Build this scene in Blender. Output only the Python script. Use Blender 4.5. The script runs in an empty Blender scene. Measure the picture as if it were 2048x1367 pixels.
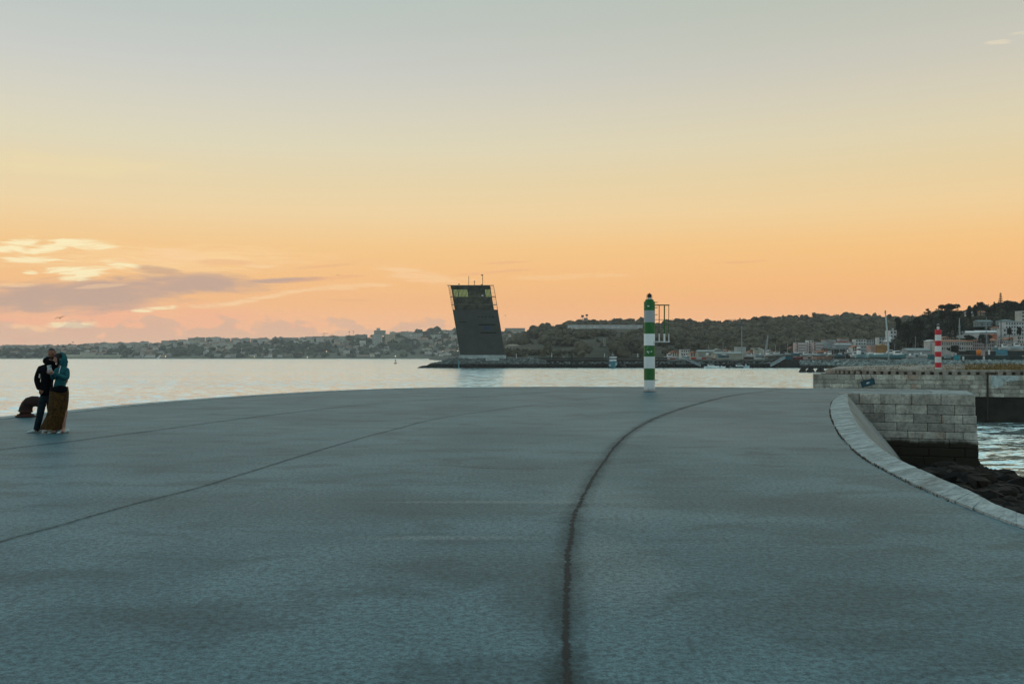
import bpy, bmesh, math, random
import numpy as np
from mathutils import Vector, Matrix
random.seed(7); np.random.seed(7)
R = math.radians
F = 1991.0            # focal length in photo pixels (35 mm lens, 2048 px wide)
EYE = 1.57            # eye height above the quay surface (z = 0)
HY = 712.0            # photo row of the horizon
WZ = -4.8             # water level
S = bpy.context.scene
# ------------------------------------------------------------------ camera
cam = bpy.data.objects.new('camera', bpy.data.cameras.new('camera'))
S.collection.objects.link(cam)
cam.data.lens = 35.0; cam.data.sensor_width = 36.0
cam.location = (0, 0, EYE); cam.rotation_euler = (R(90), 0, 0)
cam.data.shift_y = (HY - 683.5) / 2048
cam.data.clip_start = 0.1; cam.data.clip_end = 30000
S.camera = cam
S.render.engine = 'CYCLES'
S.view_settings.view_transform = 'Standard'; S.view_settings.look = 'None'
S.view_settings.exposure = 0.0; S.view_settings.gamma = 1.0
S.cycles.max_bounces = 6; S.cycles.transparent_max_bounces = 12; S.cycles.volume_bounces = 1

def s2l(c):
    return tuple(((v / 255 / 12.92) if v <= 10 else ((v / 255 + 0.055) / 1.055) ** 2.4) for v in c)
def at(px, py, Y):
    return Vector(((px - 1024) / F * Y, Y, EYE + (HY - py) / F * Y))
def gnd(px, py, z=0.0):
    Y = (EYE - z) * F / (py - HY)
    return Vector(((px - 1024) / F * Y, Y, z))

# ------------------------------------------------------------------ node helpers
class NT:
    def __init__(s, tree): s.t = tree; s.n = tree.nodes; s.l = tree.links
    def node(s, typ, **kw):
        n = s.n.new(typ)
        for k, v in kw.items(): setattr(n, k, v)
        return n
    def put(s, sock, v):
        if isinstance(v, bpy.types.NodeSocket): s.l.new(v, sock)
        elif isinstance(v, (tuple, list)):
            v = tuple(v)
            if sock.type == 'RGBA' and len(v) == 3: v = v + (1,)
            sock.default_value = v
        else: sock.default_value = v
    def m(s, op, a, b=0.0, c=0.0, clamp=False):
        n = s.node('ShaderNodeMath', operation=op, use_clamp=clamp)
        s.put(n.inputs[0], a); s.put(n.inputs[1], b); s.put(n.inputs[2], c)
        return n.outputs[0]
    def vm(s, op, a, b=(0, 0, 0)):
        n = s.node('ShaderNodeVectorMath', operation=op)
        s.put(n.inputs[0], a); s.put(n.inputs[1], b)
        return n.outputs[0]
    def mix(s, f, a, b, blend='MIX'):
        n = s.node('ShaderNodeMix', data_type='RGBA', blend_type=blend)
        s.put(n.inputs[0], f); s.put(n.inputs[6], a); s.put(n.inputs[7], b)
        return n.outputs[2]
    def noise(s, vec, scale=5.0, detail=4.0, rough=0.55, dist=0.0, out=0):
        n = s.node('ShaderNodeTexNoise')
        if vec is not None: s.put(n.inputs['Vector'], vec)
        n.inputs['Scale'].default_value = scale; n.inputs['Detail'].default_value = detail
        n.inputs['Roughness'].default_value = rough; n.inputs['Distortion'].default_value = dist
        return n.outputs[out]
    def rng(s, v, a, b, c=0.0, d=1.0, smooth=True):
        n = s.node('ShaderNodeMapRange', interpolation_type='SMOOTHSTEP' if smooth else 'LINEAR')
        s.put(n.inputs[0], v)
        for i, q in enumerate((a, b, c, d)): s.put(n.inputs[i + 1], q)
        return n.outputs[0]
    def scale(s, vec, sc):
        n = s.node('ShaderNodeMapping'); s.put(n.inputs['Vector'], vec); n.inputs['Scale'].default_value = sc
        return n.outputs[0]
    def bump(s, h, strength=0.3, dist=0.02, normal=None):
        n = s.node('ShaderNodeBump'); s.put(n.inputs['Height'], h)
        n.inputs['Strength'].default_value = strength; n.inputs['Distance'].default_value = dist
        if normal is not None: s.put(n.inputs['Normal'], normal)
        return n.outputs[0]

# ------------------------------------------------------------------ world: dusk sky
SUN_EL, SUN_AZ = 2.0, -48.0     # low over the left of the view
def build_world():
    w = bpy.data.worlds.new('World'); S.world = w; w.use_nodes = True
    t = NT(w.node_tree); w.node_tree.nodes.clear()
    d = t.node('ShaderNodeTexCoord').outputs['Generated']
    sp = t.node('ShaderNodeSeparateXYZ'); t.put(sp.inputs[0], d)
    x, y, z = sp.outputs
    az = t.m('ARCTAN2', x, y); el = t.m('ARCSINE', z)
    ramp = t.node('ShaderNodeValToRGB'); t.put(ramp.inputs[0], t.m('DIVIDE', t.m('MAXIMUM', el, 0.0), 1.5708))
    e_of = lambda py: math.atan((HY - py) / F) / 1.5708
    stops = [(712, (250, 200, 162)), (685, (252, 198, 154)), (655, (252, 192, 144)), (605, (248, 189, 132)), (560, (249, 194, 131)),
             (500, (248, 202, 138)), (430, (242, 213, 162)), (360, (232, 214, 172)), (300, (225, 216, 184)), (225, (215, 211, 191)),
             (150, (204, 205, 195)), (70, (194, 200, 191)), (0, (187, 197, 189))]
    st = [(e_of(p), s2l(c)) for p, c in stops] + [(0.27, s2l((212, 228, 224))), (0.38, s2l((220, 240, 242))), (0.56, s2l((164, 200, 210))), (1.0, s2l((126, 172, 192)))]
    cr = ramp.color_ramp
    while len(cr.elements) < len(st): cr.elements.new(0.5)
    for e, (p, c) in zip(cr.elements, st): e.position = p; e.color = c + (1,)
    col = ramp.outputs[0]
    # warmer to the right, pinker low on the left
    rt = t.rng(az, -0.45, 0.5)
    warm = t.mix(rt, (0.99, 1.0, 1.05), (1.0, 0.955, 0.91))
    col = t.mix(1.0, col, warm, 'MULTIPLY')
    # the half of the sky behind the camera is cooler and dimmer
    back = t.rng(t.m('COSINE', az), 0.35, -0.6)
    nish = t.node('ShaderNodeTexSky', sky_type='NISHITA'); nish.sun_disc = False
    nish.sun_elevation = R(SUN_EL); nish.sun_rotation = R(SUN_AZ); nish.air_density = 1.2
    nsk = t.mix(1.0, nish.outputs[0], (0.12, 0.12, 0.12), 'MULTIPLY')
    backc = t.mix(t.rng(el, 0, 0.7), s2l((216, 219, 214)), s2l((178, 206, 212)))
    backc = t.mix(0.3, backc, nsk)
    col = t.mix(back, col, backc)
    # ---- clouds, laid out by direction
    cv = t.node('ShaderNodeCombineXYZ'); t.put(cv.inputs[0], az); t.put(cv.inputs[1], t.m('MULTIPLY', el, 3.2))
    vec = cv.outputs[0]
    wv = t.vm('ADD', vec, t.vm('MULTIPLY', t.vm('SUBTRACT', t.noise(vec, 7, 4, 0.6, 0, 1), (0.5, 0.5, 0.5)), (0.10, 0.10, 0)))
    n1 = t.noise(t.scale(wv, (1, 1.5, 1)), 22, 8, 0.62, 0.3); n2 = t.noise(t.scale(wv, (1, 3.4, 1)), 26, 8, 0.68, 0.5)
    n3 = t.noise(t.scale(vec, (1, 0.5, 1)), 30, 5, 0.55)
    def blob(px, py, w, h, tilt, na, nz, lo=-0.15, hi=0.55):
        a0 = math.atan((px - 1024) / F); c = math.cos(a0); e0 = math.atan((HY - py) / F * c)
        da = t.m('SUBTRACT', az, a0)
        u = t.m('DIVIDE', da, w / F * c * c)
        v = t.m('DIVIDE', t.m('SUBTRACT', t.m('SUBTRACT', el, e0), t.m('MULTIPLY', da, tilt)), h / F * c)
        r = t.m('SUBTRACT', 1.0, t.m('ADD', t.m('MULTIPLY', u, u), t.m('MULTIPLY', v, v)))
        r = t.m('ADD', r, t.m('MULTIPLY', t.m('SUBTRACT', nz, 0.5), na * 2.3))
        return t.rng(r, lo - 0.15, hi + 0.45)
    def over(base, mask, c, k):
        return t.mix(t.m('MULTIPLY', mask, k), base, c)
    # broad pale veil high left, pink glow low left
    col = over(col, blob(120, 328, 330, 26, 0.02, 1.2, n1, -0.3, 1.2), s2l((242, 222, 172)), 0.5)
    col = over(col, blob(330, 520, 330, 34, 0.03, 1.6, n2, -0.2, 1.2), s2l((255, 216, 160)), 0.75)
    col = over(col, blob(120, 640, 560, 45, 0.0, 1.4, n1, -0.3, 1.2), s2l((248, 178, 146)), 0.7)
    # mauve-grey clouds
    mauve = s2l((198, 166, 148))
    for a in ((375, 568, 175, 22, 0.03), (185, 588, 200, 31, 0.02), (60, 600, 150, 33, -0.02), (560, 561, 90, 6, 0.06)):
        col = over(col, blob(*a, 1.3, n1, -0.25, 0.55), mauve, 0.95)
    col = over(col, blob(315, 541, 60, 9, -0.1, 1.6, n2), s2l((206, 168, 140)), 0.8)
    for a in ((650, 557, 100, 5, 0.10), (650, 532, 70, 3.5, 0.09), (450, 525, 70, 7, 0.0), (980, 545, 100, 4, 0.08), (1010, 525, 60, 3, 0.05), (1480, 524, 60, 3, 0.02), (700, 600, 60, 3, 0)):
        col = over(col, blob(*a, 1.5, n2), s2l((236, 176, 132)), 0.45)
    # bright wisps
    for a in ((36, 489, 46, 8.5, 0.20, 1.0), (96, 495, 56, 7, 0.24, 1.0), (160, 486, 72, 6, -0.03, 1.0), (60, 519, 75, 5, 0.04, 0.8),
              (155, 542, 76, 7, 0.03, 1.0), (62, 545, 18, 4, 0.0, 0.9), (242, 529, 38, 4.5, -0.1, 1.0), (146, 557, 34, 4, 0.0, 0.75), (250, 520, 14, 3, 0, .6),
              (345, 512, 62, 11, 0.02, 0.6), (30, 570, 50, 3, 0.05, 0.5), (200, 572, 60, 3, 0.1, .35), (790, 538, 46, 4, -0.06, 0.6), (860, 556, 80, 8, -0.06, 0.5), (540, 592, 110, 4, 0.2, 0.65), (520, 532, 40, 3, 0, .5),
              (330, 615, 44, 3, 0.08, 0.75), (285, 621, 22, 3, 0.0, 0.7), (430, 611, 70, 3.5, 0.04, 0.5), (690, 573, 90, 4, 0.06, 0.5),
              (150, 649, 50, 5, 0.03, 0.8), (50, 655, 60, 5, -0.1, 0.5), (1998, 84, 28, 3, -0.04, 0.6), (2046, 66, 40, 2.5, 0, 0.4),
              (1150, 553, 130, 4, 0.02, 0.35)):
        c = (228, 216, 190) if a[1] < 100 else ((255, 238, 190) if a[5] > 0.65 else (253, 210, 160))
        col = over(col, blob(a[0], a[1], a[2] * 1.15, a[3] * 1.7, a[4], 1.9, n2, 0.15, 0.55), s2l(c), min(1, a[5] * 1.15))
    # low cumulus bank along the horizon, lumpy tops
    top = t.m('ADD', 0.013, t.m('MULTIPLY', t.m('SUBTRACT', n3, 0.42), 0.075))
    fall = t.rng(az, -0.12, 0.09, 0.0, 0.022)
    bank = t.rng(t.m('SUBTRACT', t.m('SUBTRACT', top, fall), t.m('SUBTRACT', el, 0.0125)), -0.001, 0.005)
    bank = t.m('MULTIPLY', bank, t.rng(az, 0.12, -0.02))
    col = over(col, bank, s2l((214, 178, 156)), 0.6)
    # below the horizon (hidden by water and land) the sky fades to grey-teal
    col = t.mix(t.rng(el, -0.002, -0.06), col, s2l((70, 90, 95)))
    bg = t.node('ShaderNodeBackground'); t.put(bg.inputs[0], col); bg.inputs[1].default_value = 1.0
    o = t.node('ShaderNodeOutputWorld'); t.l.new(bg.outputs[0], o.inputs[0])
    w.cycles.sampling_method = 'MANUAL'; w.cycles.sample_map_resolution = 1024
build_world()
sun = bpy.data.objects.new('sun', bpy.data.lights.new('sun', 'SUN')); S.collection.objects.link(sun)
sun.data.energy = 0.08; sun.data.angle = R(12); sun.data.color = (1.0, 0.72, 0.5)
sd = Vector((math.sin(R(SUN_AZ)) * math.cos(R(SUN_EL + 3)), math.cos(R(SUN_AZ)) * math.cos(R(SUN_EL + 3)), math.sin(R(SUN_EL + 3))))
sun.rotation_euler = sd.to_track_quat('Z', 'Y').to_euler()

# ------------------------------------------------------------------ objects and tags
def tag(o, label=None, cat=None, group=None, kind=None):
    if label: o['label'] = label
    if cat: o['category'] = cat
    if group: o['group'] = group
    if kind: o['kind'] = kind
    return o
def empty(name, loc, label, cat, group=None, rz=0):
    o = bpy.data.objects.new(name, None); S.collection.objects.link(o)
    o.location = loc; o.rotation_euler = (0, 0, rz); o.empty_display_size = 0.2
    return tag(o, label, cat, group)
def copy_tree(o, parent=None):
    c = o.copy(); S.collection.objects.link(c); c.parent = parent
    for ch in list(o.children): copy_tree(ch, c)
    return c

def ico(sub):
    bm = bmesh.new(); bmesh.ops.create_icosphere(bm, subdivisions=sub, radius=1)
    v = np.array([p.co[:] for p in bm.verts]); f = [tuple(q.index for q in p.verts) for p in bm.faces]; bm.free()
    return v, f
ICO = {1: ico(1), 2: ico(2), 3: ico(3)}
class MB:
    def __init__(s): s.v = []; s.f = []; s.c = []; s.n = 0
    def add(s, v, f, c=None):
        v = np.asarray(v, float).reshape(-1, 3); s.v.append(v)
        s.f += [tuple(i + s.n for i in q) for q in f]
        s.c += [c if c is not None else 0.5] * len(f); s.n += len(v)
        return s
    def box(s, c, d, rz=0, rx=0, ry=0, bev=0, col=None, jit=0):
        h = np.array(d) / 2
        if bev > 0:
            b = min(bev, *(h * 0.9)); pts = []
            for sx in (-1, 1):
                for sy in (-1, 1):
                    for sz in (-1, 1):
                        sg = np.array((sx, sy, sz)); e = sg * (h - b)
                        for a in range(3):
                            q = e.copy(); q[a] = sg[a] * h[a]; pts.append(q)
            bm = bmesh.new()
            for q in pts: bm.verts.new(q)
            bmesh.ops.convex_hull(bm, input=bm.verts)
            bm.verts.index_update()
            v = np.array([p.co[:] for p in bm.verts]); f = [tuple(q.index for q in p.verts) for p in bm.faces]; bm.free()
        else:
            v = np.array([(x, y, z) for x in (-h[0], h[0]) for y in (-h[1], h[1]) for z in (-h[2], h[2])])
            f = [(0, 1, 3, 2), (4, 6, 7, 5), (0, 4, 5, 1), (2, 3, 7, 6), (0, 2, 6, 4), (1, 5, 7, 3)]
        if jit: v = v + np.random.uniform(-jit, jit, v.shape)
        if rx or ry or rz:
            M = np.array((Matrix.Rotation(rz, 3, 'Z') @ Matrix.Rotation(ry, 3, 'Y') @ Matrix.Rotation(rx, 3, 'X')))
            v = v @ M.T
        return s.add(v + np.array(c), f, col)
    def tube(s, pts, rad, n=8, cap=True, col=None, sq=None):
        pts = [Vector(p) for p in pts]; k = len(pts)
        if not hasattr(rad, '__len__'): rad = [rad] * k
        vs = []; up = Vector((0, 0, 1))
        for i, p in enumerate(pts):
            d = (pts[min(i + 1, k - 1)] - pts[max(i - 1, 0)]).normalized()
            a = d.cross(up)
            if a.length < 0.05: a = d.cross(Vector((0, 1, 0)))
            a.normalize(); b = a.cross(d).normalized()
            for j in range(n):
                t = 2 * math.pi * j / n
                vs.append(p + a * math.cos(t) * rad[i] + b * math.sin(t) * rad[i] * (sq or 1))
        f = [(i * n + j, i * n + (j + 1) % n, (i + 1) * n + (j + 1) % n, (i + 1) * n + j) for i in range(k - 1) for j in range(n)]
        if cap: f += [tuple(range(n))[::-1], tuple(range((k - 1) * n, k * n))]
        return s.add([v[:] for v in vs], f, col)
    def lathe(s, c, prof, n=24, col=None):     # prof: (r, z)
        return s.tube([(c[0], c[1], c[2] + z) for r, z in prof], [max(r, 1e-4) for r, z in prof], n, True, col) if False else \
            s.add([(c[0] + r * math.cos(2 * math.pi * j / n), c[1] + r * math.sin(2 * math.pi * j / n), c[2] + z) for r, z in prof for j in range(n)],
                  [(i * n + j, i * n + (j + 1) % n, (i + 1) * n + (j + 1) % n, (i + 1) * n + j) for i in range(len(prof) - 1) for j in range(n)]
                  + [tuple(range(n))[::-1], tuple(range((len(prof) - 1) * n, len(prof) * n))], col)
    def prism(s, poly, ax, a, b, col=None):    # poly of 2-D points extruded along axis ax
        k = len(poly); vs = []
        for t in (a, b):
            for (p, q) in poly:
                vs.append({'x': (t, p, q), 'y': (p, t, q), 'z': (p, q, t)}[ax])
        f = [tuple(range(k))[::-1], tuple(range(k, 2 * k))] + [(i, (i + 1) % k, (i + 1) % k + k, i + k) for i in range(k)]
        return s.add(vs, f, col)
    def rock(s, c, r, sub=2, amp=0.25, col=None, jag=0.0):
        v, f = ICO[sub]
        d = np.random.normal(size=(5, 3)); ph = np.random.uniform(0, 6, 5)
        k = 1 + amp * np.sin(v @ d.T * 1.6 + ph).sum(1) / 2.2
        if jag: k = k * np.random.uniform(1 - jag, 1 + jag, len(k))
        v = v * k[:, None] * np.array(r)
        a = random.uniform(0, 6.28); ca, sa = math.cos(a), math.sin(a)
        v = v @ np.array([[ca, sa, 0], [-sa, ca, 0], [0, 0, 1]])
        return s.add(v + np.array(c), f, random.random() if col is None else col)
    def build(s, name, mat, parent=None, smooth=False):
        me = bpy.data.meshes.new(name)
        V = np.concatenate(s.v) if s.v else np.zeros((0, 3))
        if parent is not None and s.local is None:
            M = np.array(parent_world(parent).inverted()); V = V @ M[:3, :3].T + M[:3, 3]
        me.from_pydata(V.tolist(), [], s.f)
        a = me.attributes.new('tone', 'FLOAT', 'FACE'); a.data.foreach_set('value', np.array(s.c, dtype=np.float32))
        if smooth: me.polygons.foreach_set('use_smooth', [True] * len(me.polygons))
        me.materials.append(mat)
        bm = bmesh.new(); bm.from_mesh(me); bmesh.ops.recalc_face_normals(bm, faces=bm.faces); bm.to_mesh(me); bm.free()
        o = bpy.data.objects.new(name, me); S.collection.objects.link(o)
        if parent is not None: o.parent = parent
        return o
    local = None
def parent_world(o):
    M = Matrix.LocRotScale(o.location, o.rotation_euler, o.scale)
    return parent_world(o.parent) @ M if o.parent else M
class LB(MB): local = True       # builder in the parent's own coordinates

# ------------------------------------------------------------------ materials
MATS = {}
def mat(name, c, rough=0.7, var=0.25, scale=3.0, bump=0.0, metal=0.0, tone=0.0, spec=0.3, c2=None):
    """c: linear base colour; var: noise darkening; tone: per-face variation"""
    if name in MATS: return MATS[name]
    m = bpy.data.materials.new(name); m.use_nodes = True; t = NT(m.node_tree)
    p = m.node_tree.nodes['Principled BSDF']
    co = t.node('ShaderNodeTexCoord').outputs['Object']
    n = t.noise(co, scale, 5, 0.6)
    col = t.mix(t.rng(n, 0.3, 0.7), tuple(v * (1 - var) for v in c), tuple(min(v * (1 + var * 0.6), 1) for v in c) if c2 is None else c2)
    if tone:
        a = t.node('ShaderNodeAttribute', attribute_name='tone').outputs['Fac']
        k = t.m('ADD', 1 - tone / 2, t.m('MULTIPLY', a, tone))
        kk = t.node('ShaderNodeCombineXYZ')
        for i in range(3): t.put(kk.inputs[i], k)
        col = t.mix(1.0, col, kk.outputs[0], 'MULTIPLY')
    t.put(p.inputs['Base Color'], col)
    p.inputs['Roughness'].default_value = rough; p.inputs['Metallic'].default_value = metal
    p.inputs['Specular IOR Level'].default_value = spec
    if bump: t.put(p.inputs['Normal'], t.bump(t.noise(co, scale * 4, 6, 0.65), bump, 0.05))
    MATS[name] = m
    return m
def nm(m): return NT(m.node_tree), m.node_tree.nodes['Principled BSDF']

def asphalt_mat():
    m = bpy.data.materials.new('asphalt'); m.use_nodes = True; t, p = nm(m)
    co = t.node('ShaderNodeTexCoord').outputs['Object']
    big = t.noise(co, 0.28, 5, 0.6, 0.6); mid = t.noise(t.scale(co, (0.8, 1.3, 1)), 0.9, 5, 0.65, 0.4)
    fine = t.noise(co, 20, 6, 0.97); fin2 = t.noise(co, 38, 3, 0.95)
    base = t.mix(t.rng(big, 0.34, 0.64), (0.052, 0.122, 0.146), (0.088, 0.176, 0.204))
    base = t.mix(t.m('MULTIPLY', t.rng(mid, 0.52, 0.36), 0.6), base, (0.032, 0.076, 0.090))
    sp = t.node('ShaderNodeSeparateXYZ'); t.put(sp.inputs[0], co)
    def patch(c, rx, ry, lo=0.0, hi=1.0, a=1.4, nz=mid):
        u = t.m('DIVIDE', t.m('SUBTRACT', sp.outputs[0], c[0]), rx); v = t.m('DIVIDE', t.m('SUBTRACT', sp.outputs[1], c[1]), ry)
        r = t.m('SUBTRACT', 1.0, t.m('ADD', t.m('MULTIPLY', u, u), t.m('MULTIPLY', v, v)))
        return t.rng(t.m('ADD', r, t.m('MULTIPLY', t.m('SUBTRACT', nz, 0.5), a)), lo, hi)
    for px, py, rx, ry, k in ((1620, 1010, 1.9, 0.9, .55), (1590, 1235, 0.7, 0.5, .45), (960, 1130, 1.3, 0.7, .5), (600, 1010, 2.6, 1.3, .45),
                              (380, 1240, 0.9, 0.35, .35), (930, 1015, 1.2, 0.8, .4), (1080, 1190, .35, 1.0, .6), (1750, 1120, 1.0, .5, .3), (1050, 940, 1.6, 1.6, .35)):
        base = t.mix(t.m('MULTIPLY', patch(gnd(px, py), rx, ry, -0.3, 1.2), k), base, (0.032, 0.070, 0.082))
    for px, py, rx, ry, k in ((900, 1075, 0.95, 0.13, .6), (1010, 1003, 1.6, 0.12, .55), (1230, 1130, .5, 1.6, .4), (1400, 860, 3.0, 5.0, .35), (1210, 1000, .7, 2.0, .4)):
        base = t.mix(t.m('MULTIPLY', patch(gnd(px, py), rx, ry, -0.2, 1.1), k), base, (0.150, 0.215, 0.230))
    base = t.mix(0.9, base, t.mix(t.rng(fine, 0.39, 0.61), (0.34, 0.36, 0.37), (1.80, 1.66, 1.60)), 'MULTIPLY')
    base = t.mix(t.m('MULTIPLY', t.rng(fin2, 0.68, 0.78), 0.5), base, (0.20, 0.20, 0.165))
    base = t.mix(t.m('MULTIPLY', t.rng(fin2, 0.36, 0.24), 0.7), base, (0.035, 0.055, 0.06))
    t.put(p.inputs['Base Color'], base); p.inputs['Roughness'].default_value = 0.5
    p.inputs['Specular IOR Level'].default_value = 0.085; p.inputs['Specular Tint'].default_value = (0.50, 0.90, 1.0, 1)
    t.put(p.inputs['Normal'], t.bump(fin2, 0.3, 0.004))
    return m
def stone_mat(name, c, stain=(0.10, 0.075, 0.045), sc=1.5, wetz=None, tone=0.5, stainamt=0.5, rust=0.0):
    m = bpy.data.materials.new(name); m.use_nodes = True; t, p = nm(m)
    co = t.node('ShaderNodeTexCoord').outputs['Object']
    g = t.node('ShaderNodeNewGeometry'); sp = t.node('ShaderNodeSeparateXYZ'); t.put(sp.inputs[0], g.outputs['Position'])
    n = t.noise(co, sc, 6, 0.65, 0.6); n2 = t.noise(co, sc * 7, 5, 0.7); n3 = t.noise(t.scale(co, (1, 1, .35)), sc * 0.8, 5, 0.6, 1.0)
    a = t.node('ShaderNodeAttribute', attribute_name='tone').outputs['Fac']
    col = t.mix(t.rng(n, 0.3, 0.68), tuple(v * 0.62 for v in c), tuple(min(1, v * 1.15) for v in c))
    k = t.m('ADD', 1 - tone / 2, t.m('MULTIPLY', a, tone)); kk = t.node('ShaderNodeCombineXYZ')
    for i in range(3): t.put(kk.inputs[i], k)
    col = t.mix(1.0, col, kk.outputs[0], 'MULTIPLY')
    col = t.mix(t.m('MULTIPLY', t.rng(n3, 0.5, 0.72), stainamt), col, stain)
    if rust: col = t.mix(t.m('MULTIPLY', t.m('MULTIPLY', t.rng(n3, 0.48, 0.35), t.rng(a, 0.45, 1.0)), rust), col, (0.24, 0.12, 0.055))
    col = t.mix(t.m('MULTIPLY', t.rng(n2, 0.55, 0.4), 0.35), col, (0.06, 0.06, 0.055))
    if wetz is not None:
        zz = t.m('ADD', sp.outputs[2], t.m('MULTIPLY', t.m('SUBTRACT', n, 0.5), 0.5))
        col = t.mix(t.rng(zz, wetz + 0.12, wetz - 0.12), col, t.mix(n2, (0.012, 0.012, 0.008), (0.035, 0.028, 0.016)))
    t.put(p.inputs['Base Color'], col); p.inputs['Roughness'].default_value = 0.8; p.inputs['Specular IOR Level'].default_value = 0.3
    t.put(p.inputs['Normal'], t.bump(t.m('ADD', n2, t.m('MULTIPLY', n, 1.5)), 0.5, 0.03))
    return m
def rock_mat(name, c, wetz, band=0.5, tone=1.1, wet=(0.010, 0.009, 0.007)):
    m = bpy.data.materials.new(name); m.use_nodes = True; t, p = nm(m)
    co = t.node('ShaderNodeTexCoord').outputs['Object']
    sp = t.node('ShaderNodeSeparateXYZ'); t.put(sp.inputs[0], co)
    n = t.noise(co, 1.1, 6, 0.65); a = t.node('ShaderNodeAttribute', attribute_name='tone').outputs['Fac']
    k = t.m('ADD', 1 - tone / 2, t.m('MULTIPLY', a, tone)); kk = t.node('ShaderNodeCombineXYZ')
    for i in range(3): t.put(kk.inputs[i], k)
    col = t.mix(1.0, t.mix(n, tuple(v * .6 for v in c), tuple(v * 1.3 for v in c)), kk.outputs[0], 'MULTIPLY')
    zz = t.m('ADD', sp.outputs[2], t.m('MULTIPLY', t.m('SUBTRACT', n, 0.5), band * 2))
    col = t.mix(t.rng(zz, wetz + band, wetz - band), col, t.mix(n, wet, tuple(v * 2.2 for v in wet)))
    t.put(p.inputs['Base Color'], col); p.inputs['Roughness'].default_value = 0.85; p.inputs['Specular IOR Level'].default_value = 0.2
    t.put(p.inputs['Normal'], t.bump(t.noise(co, 5, 6, 0.7), 0.5, 0.08))
    return m
def water_mat():
    m = bpy.data.materials.new('river_water'); m.use_nodes = True; t, p = nm(m)
    co = t.node('ShaderNodeTexCoord').outputs['Object']
    def nv(sc, scale, det):
        return t.vm('SUBTRACT', t.noise(t.scale(co, sc), scale, det, 0.6, 0.4, 1), (0.5, 0.5, 0.5))
    c = t.noise(t.scale(co, (0.18, 1.0, 1)), 0.03, 4, 0.55, 0.4)
    calm = t.rng(c, 0.36, 0.64, 0.6, 1.35)
    k = t.node('ShaderNodeCombineXYZ')
    for i in range(2): t.put(k.inputs[i], calm)
    v = t.vm('ADD', t.vm('MULTIPLY', nv((0.55, 1.0, 1), 0.85, 4), (3.0, 3.4, 0)), t.vm('MULTIPLY', nv((0.6, 1.0, 1), 2.8, 3), (1.8, 2.0, 0)))
    v = t.vm('MULTIPLY', v, k.outputs[0])
    t.put(p.inputs['Normal'], t.vm('NORMALIZE', t.vm('ADD', v, (0, 0, 1))))
    t.put(p.inputs['Base Color'], t.mix(c, (0.72, 0.97, 1.0), (0.82, 1.0, 1.0)))
    p.inputs['Metallic'].default_value = 0.85
    t.put(p.inputs['Roughness'], 0.14)
    p.inputs['IOR'].default_value = 1.33; p.inputs['Specular IOR Level'].default_value = 1.0
    return m
def facade_mat(name, c, win=(0.05, 0.06, 0.07), w=3.2, h=3.1, glow=False):
    if name in MATS: return MATS[name]
    m = bpy.data.materials.new(name); m.use_nodes = True; t, p = nm(m)
    co = t.node('ShaderNodeTexCoord').outputs['Object']
    sp = t.node('ShaderNodeSeparateXYZ'); t.put(sp.inputs[0], co)
    u = t.m('ADD', sp.outputs[0], sp.outputs[1])
    fx = t.m('FRACT', t.m('DIVIDE', t.m('ADD', u, 500.0), w)); fz = t.m('FRACT', t.m('DIVIDE', t.m('ADD', sp.outputs[2], 500.0), h))
    inx = t.m('MULTIPLY', t.m('GREATER_THAN', fx, 0.28), t.m('LESS_THAN', fx, 0.74))
    inz = t.m('MULTIPLY', t.m('GREATER_THAN', fz, 0.30), t.m('LESS_THAN', fz, 0.80))
    n = t.noise(co, 0.15, 5, 0.6)
    a = t.node('ShaderNodeObjectInfo').outputs['Random']
    col = t.mix(t.rng(n, 0.3, 0.7), tuple(v * 0.75 for v in c), c)
    k = t.m('ADD', 0.72, t.m('MULTIPLY', a, 0.5)); kk = t.node('ShaderNodeCombineXYZ')
    for i in range(3): t.put(kk.inputs[i], k)
    col = t.mix(1.0, col, kk.outputs[0], 'MULTIPLY')
    g = t.node('ShaderNodeNewGeometry'); s2 = t.node('ShaderNodeSeparateXYZ'); t.put(s2.inputs[0], g.outputs['Normal'])
    side = t.m('LESS_THAN', t.m('ABSOLUTE', s2.outputs[2]), 0.3)
    mask = t.m('MULTIPLY', t.m('MULTIPLY', inx, inz), side)
    col = t.mix(t.m('MULTIPLY', mask, 0.85), col, win)
    t.put(p.inputs['Base Color'], col); t.put(p.inputs['Roughness'], t.mix(mask, (0.8,) * 3, (0.3,) * 3))
    MATS[name] = m
    return m
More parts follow.
